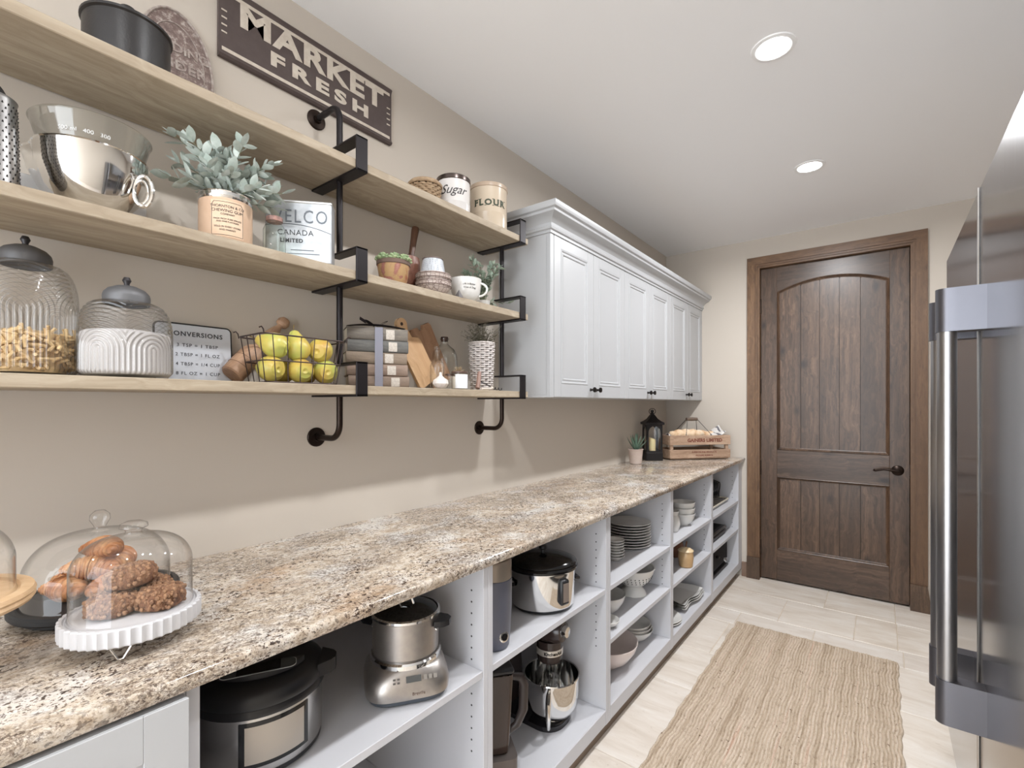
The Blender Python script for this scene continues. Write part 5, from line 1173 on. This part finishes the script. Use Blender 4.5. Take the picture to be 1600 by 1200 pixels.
# ---- crockery
def stack(name, cat, me_parts, n, loc, dz, labels, group, jit=.001, pname='body'):
    root = None
    for k in range(n):
        l_ = (loc[0]+random.uniform(-jit, jit), loc[1]+random.uniform(-jit, jit), loc[2]+dz*k)
        if root is None:
            root = thing(name, labels(k), cat, l_, group=group)
            for nm_, me_ in me_parts: put(nm_, me_, root)
        else: dup(root, l_, k*.7, labels(k), group)
ORD = ['lowest', 'second from the bottom', 'third from the bottom', 'fourth from the bottom', 'fifth from the bottom', 'sixth from the bottom', 'seventh from the bottom', 'topmost', 'extra']
def olab(n, s_): return lambda k: ('topmost' if k == n-1 else ORD[k])+' '+s_
plate = lambda r, h: M().lathe([(0, .001), (r*.55, .001), (r*.57, 0), (r*.6, 0), (r*.61, .002), (r*.75, .004), (r*.98, h), (r, h+.0008), (r*.985, h+.003), (r*.75, .008), (r*.6, .005), (0, .005)], 64)
pm_ = plate(.112, .013).mesh('body', PORC, 50)
stack('dinner_plate', 'plate', [('body', pm_)], 9, (-1.04, 2.335, z1_), .0138, olab(9, 'white dinner plate in the tall stack').__call__ if False else (lambda k: (ORD[:8]+['topmost'])[k if k < 7 else k].replace('topmost', 'topmost' if k == 8 else 'eighth from the bottom')+' white dinner plate in the tall stack'), 'tall stack of white dinner plates')
cupm = M().lathe([(0, .001), (.020, .001), (.022, 0), (.026, .003), (.032, .012), (.044, .019), (.0445, .0205), (.043, .0215), (.031, .0145), (.022, .006), (0, .005)], 44).mesh('body', PORC, 50)
stack('small_bowl', 'bowl', [('body', cupm)], 7, (-.992, 2.075, z1_), .0128, lambda k: (ORD[:6]+['topmost'])[k]+' small white bowl in the stack left of the plates', 'stack of small white bowls')
# colander
t = thing('colander', 'white footed colander pierced with small holes on the middle shelf of the plate cabinet', 'colander', (-.985, 2.265, z2_)); t.scale = (1.1, 1.1, 1.08)
M().lathe([(.046, 0), (.058, 0), (.06, .003), (.052, .02), (.04, .034), (.034, .04), (.05, .046), (.075, .07), (.09, .105), (.094, .122), (.098, .124), (.0975, .127), (.092, .126), (.087, .106), (.072, .074), (.045, .052), (0, .047)], 64).build('body', PORC, t)
m = M()
for i, (r_, z, nn) in enumerate(((.0715, .066, 26), (.0785, .077, 28), (.084, .089, 30))):
    for k in range(nn):
        a = 2*pi*(k+.5*(i % 2))/nn; m.T = Matrix.Translation((r_*cos(a), r_*sin(a), z)) @ Matrix.Rotation(a, 4, 'Z') @ Matrix.Rotation(R(62), 4, 'Y'); m.lathe([(0, .0022), (.0022, .0022), (.0022, -.001)], 8)
m.build('holes', PEG, t, kind='stuff')
def bowlm(r, h, foot=.45, th_=.003, wavy=0):
    pr_ = [(0, .002), (r*foot*.92, .002), (r*foot*.95, 0), (r*foot, 0), (r*foot*1.02, .004), (r*.72, h*.3), (r*.92, h*.68), (r, h), (r-th_*.4, h+.0015), (r-th_, h), (r*.92-th_, h*.68), (r*.7-th_, h*.32+.002), (r*foot*.8, .007), (0, .006)]
    return M().lathe(pr_, 60)
def bowl(label, loc, r, h, foot=.45, mt=PORC, group=None, name='bowl'):
    t = thing(name, label, 'bowl', loc, group=group); bowlm(r, h, foot).build('body', mt, t); return t
bowl('white bowl left of the colander, partly hidden by the upright', (-1.005, 1.985, z2_), .098, .085)
bowl('tiny white dish at the front of the colander shelf', (-.925, 1.865, z2_), .05, .03)
bowl('large white mixing bowl low in the plate cabinet', (-1.025, 2.035, z0_), .152, .112, .42, mat('warm_porcelain', C(226, 212, 206), .2))
for k in range(3): bowl(['lowest', 'middle', 'top'][k]+' white serving bowl of three low at the right of the plate cabinet', (-1.02, 2.335, z0_+.013*k), .104-.006*k, .062, .4, group='three nested serving bowls')
# third cabinet
for k in range(3): bowl(['lowest', 'middle', 'top'][k]+' deep white bowl stacked beside the white jug', (-.955, 2.93, z1_+.034*k), .071, .072, .42, group='three stacked deep bowls')
t = thing('milk_jug', 'small white jug at the left of the top shelf of the bowl cabinet', 'jug', (-.955, 2.745, z1_))
M().lathe([(0, 0), (.03, 0), (.034, .006), (.045, .04), (.04, .075), (.032, .095), (.038, .118), (.0355, .117), (.030, .095), (.036, .07), (0, .01)], 40).build('body', PORC, t)
m = M(); m.tube([(.0, .034, .1), (0, .062, .095), (0, .068, .065), (0, .044, .035)], .004, 8); m.build('handle', PORC, t)
TANP = mat('tan_glaze', C(196, 164, 122), .35, var=(C(178, 144, 104), 12)); BRNP = mat('brown_glaze_dark', C(110, 72, 52), .25)
t = thing('honey_pot', 'tan lidded ceramic pot with a small spoon slot on the middle shelf', 'pot', (-.905, 2.83, z2_))
M().lathe([(0, 0), (.034, 0), (.038, .004), (.043, .05), (.041, .082), (.036, .092), (0, .092)], 6 if False else 40).build('body', TANP, t)
M().lathe([(.044, .090), (.044, .094), (.028, .106), (.01, .112), (0, .113)], 40).build('lid', mat('pale_tan_glaze', C(214, 190, 152), .3), t)
m = M(); m.tube([(0, 0, .110), (0, .004, .122), (0, .012, .130), (0, .016, .142)], .004, 8); m.build('lid_knob', BRNP, t)
t = thing('teapot', 'dark brown glazed teapot behind the tan pot', 'teapot', (-1.03, 2.985, z2_), R(180))
M().lathe([(0, 0), (.045, 0), (.06, .02), (.066, .055), (.055, .09), (.03, .104), (0, .106)], 44).build('body', BRNP, t)
M().lathe([(.03, .103), (.026, .112), (.006, .116), (.009, .126), (0, .13)], 24).build('lid', BRNP, t)
m = M(); m.tube([(0, .055, .05), (0, .085, .07), (0, .10, .105)], [.013, .009, .006], 10); m.build('spout', BRNP, t)
def tray(label, z, hx, hy, cx, cy, g_):
    t = thing('serving_tray', label, 'tray', (cx, cy, z), R(-4), g_)
    def tf(u, v):
        x = (2*u-1); y = (2*v-1); e = max(abs(x), abs(y)); k = max(0, (e-.72)/.28)
        return (x*hx+.006*k*sin(5*y), y*hy+.006*k*sin(5*x), .003+.020*k*k*(3-2*k)+.003*k*sin(5*y+4*x))
    m = M(); m.grid(tf, 44, 44); n_ = len(m.v); m.add([(a*1.005, b*1.005, c+.0035) for a, b, c in m.v[:n_]], m.f[:]); m.add([p_ for i_ in range(44) for p_ in (tf(i_/43, 0), tf(i_/43, 1))], []); m.build('body', PORC, t, ang=60)
for k in range(3): tray(['lowest', 'middle', 'top'][k]+' white square serving dish with a wavy rim', z0_+.0115*k, .135-.004*k, .17-.004*k, -1.022, 2.975, 'three wavy-rimmed serving dishes')
for k in range(2):
    t = thing('side_plate', ['lower', 'upper'][k]+' white plate at the front left of the wavy serving dishes', 'plate', (-.99, 2.635, z0_+.012*k), group='two plates beside the serving dishes'); put('body', plate(.12, .012).mesh('body', PORC, 50), t)
# last cabinet
t = thing('cooling_rack', 'cream edged wire rack tray on the top shelf of the last cabinet', 'rack', (-1.045, 3.565, z1_))
m = M(); m.tube([(a, b, .022) for a, b in rrect(-.14, .13, -.29, .30, .03)], .005, 8, closed=True); m.build('rim', mat('cream_rim', C(206, 198, 180), .4), t)
m = M(); [m.tube([(-.14, -.26+.53*k/14, .02), (.13, -.26+.53*k/14, .02)], .0018, 5) for k in range(15)]; [m.tube([(sx, sy, .022), (sx, sy, 0)], .004, 6) for sx in (-.12, .11) for sy in (-.26, .27)]; m.build('wires', mat('grey_wire', C(120, 116, 108), .4, .7), t)
t = thing('coiled_cable', 'coil of black cable standing on the wire rack tray', 'cable', (-.985, 3.745, z1_+.0245))
m = M()
for k in range(5): m.tube([(.012*k-.02+.004*sin(q*2), .035*cos(q)*(1-.08*k), .075+.07*sin(q)*(1-.06*k)) for q in [2*pi*i/26 for i in range(26)]], .0045, 6, closed=True)
m.build('coil', BLACKP, t)
t = thing('griddle', 'flat black griddle on the middle shelf of the last cabinet', 'griddle', (-1.045, 3.50, z2_))
M().box(-.15, .14, -.24, .26, .008, .03, .006).build('lower_plate', BLACKP, t, ang=30); M().box(-.15, .14, -.24, .26, .034, .058, .008).build('upper_plate', mat('griddle_black', C(34, 34, 36), .3), t, ang=30)
m = M(); [m.box(-.12, .11, -.21+.036*k, -.2+.036*k, .057, .061, .001) for k in range(13)]; m.build('ribs', BLACKP, t, ang=0)
M().box(-.14, .13, -.23, .25, 0, .009).build('feet', BLACKP, t, ang=0)
t = thing('toaster', 'black and steel toaster low in the last cabinet', 'toaster', (-1.022, 3.59, z0_))
m = M(); m.prism([(a, b) for a, b in rrect(-.10, .10, .014, .245, .05, 8)], -.26, .25, 'y'); m.T = Matrix.Identity(4); m.build('body', mat('toaster_black', C(34, 31, 33), .6, spec=.15), t, ang=40)
M().box(-.105, .108, -.265, .255, 0, .018, .006).build('base', mat('toaster_base', C(60, 58, 60), .5), t, ang=30)
m = M(); m.T = Matrix.Translation((.10, .17, .06)) @ Matrix.Rotation(pi/2, 4, 'Y'); m.lathe([(0, 0), (.02, 0), (.018, .014), (0, .016)], 24); m.build('dial', CHROME, t)
M().box(.098, .118, -.05, -.01, .12, .135, .004).build('lever', BLACKP, t, ang=30)
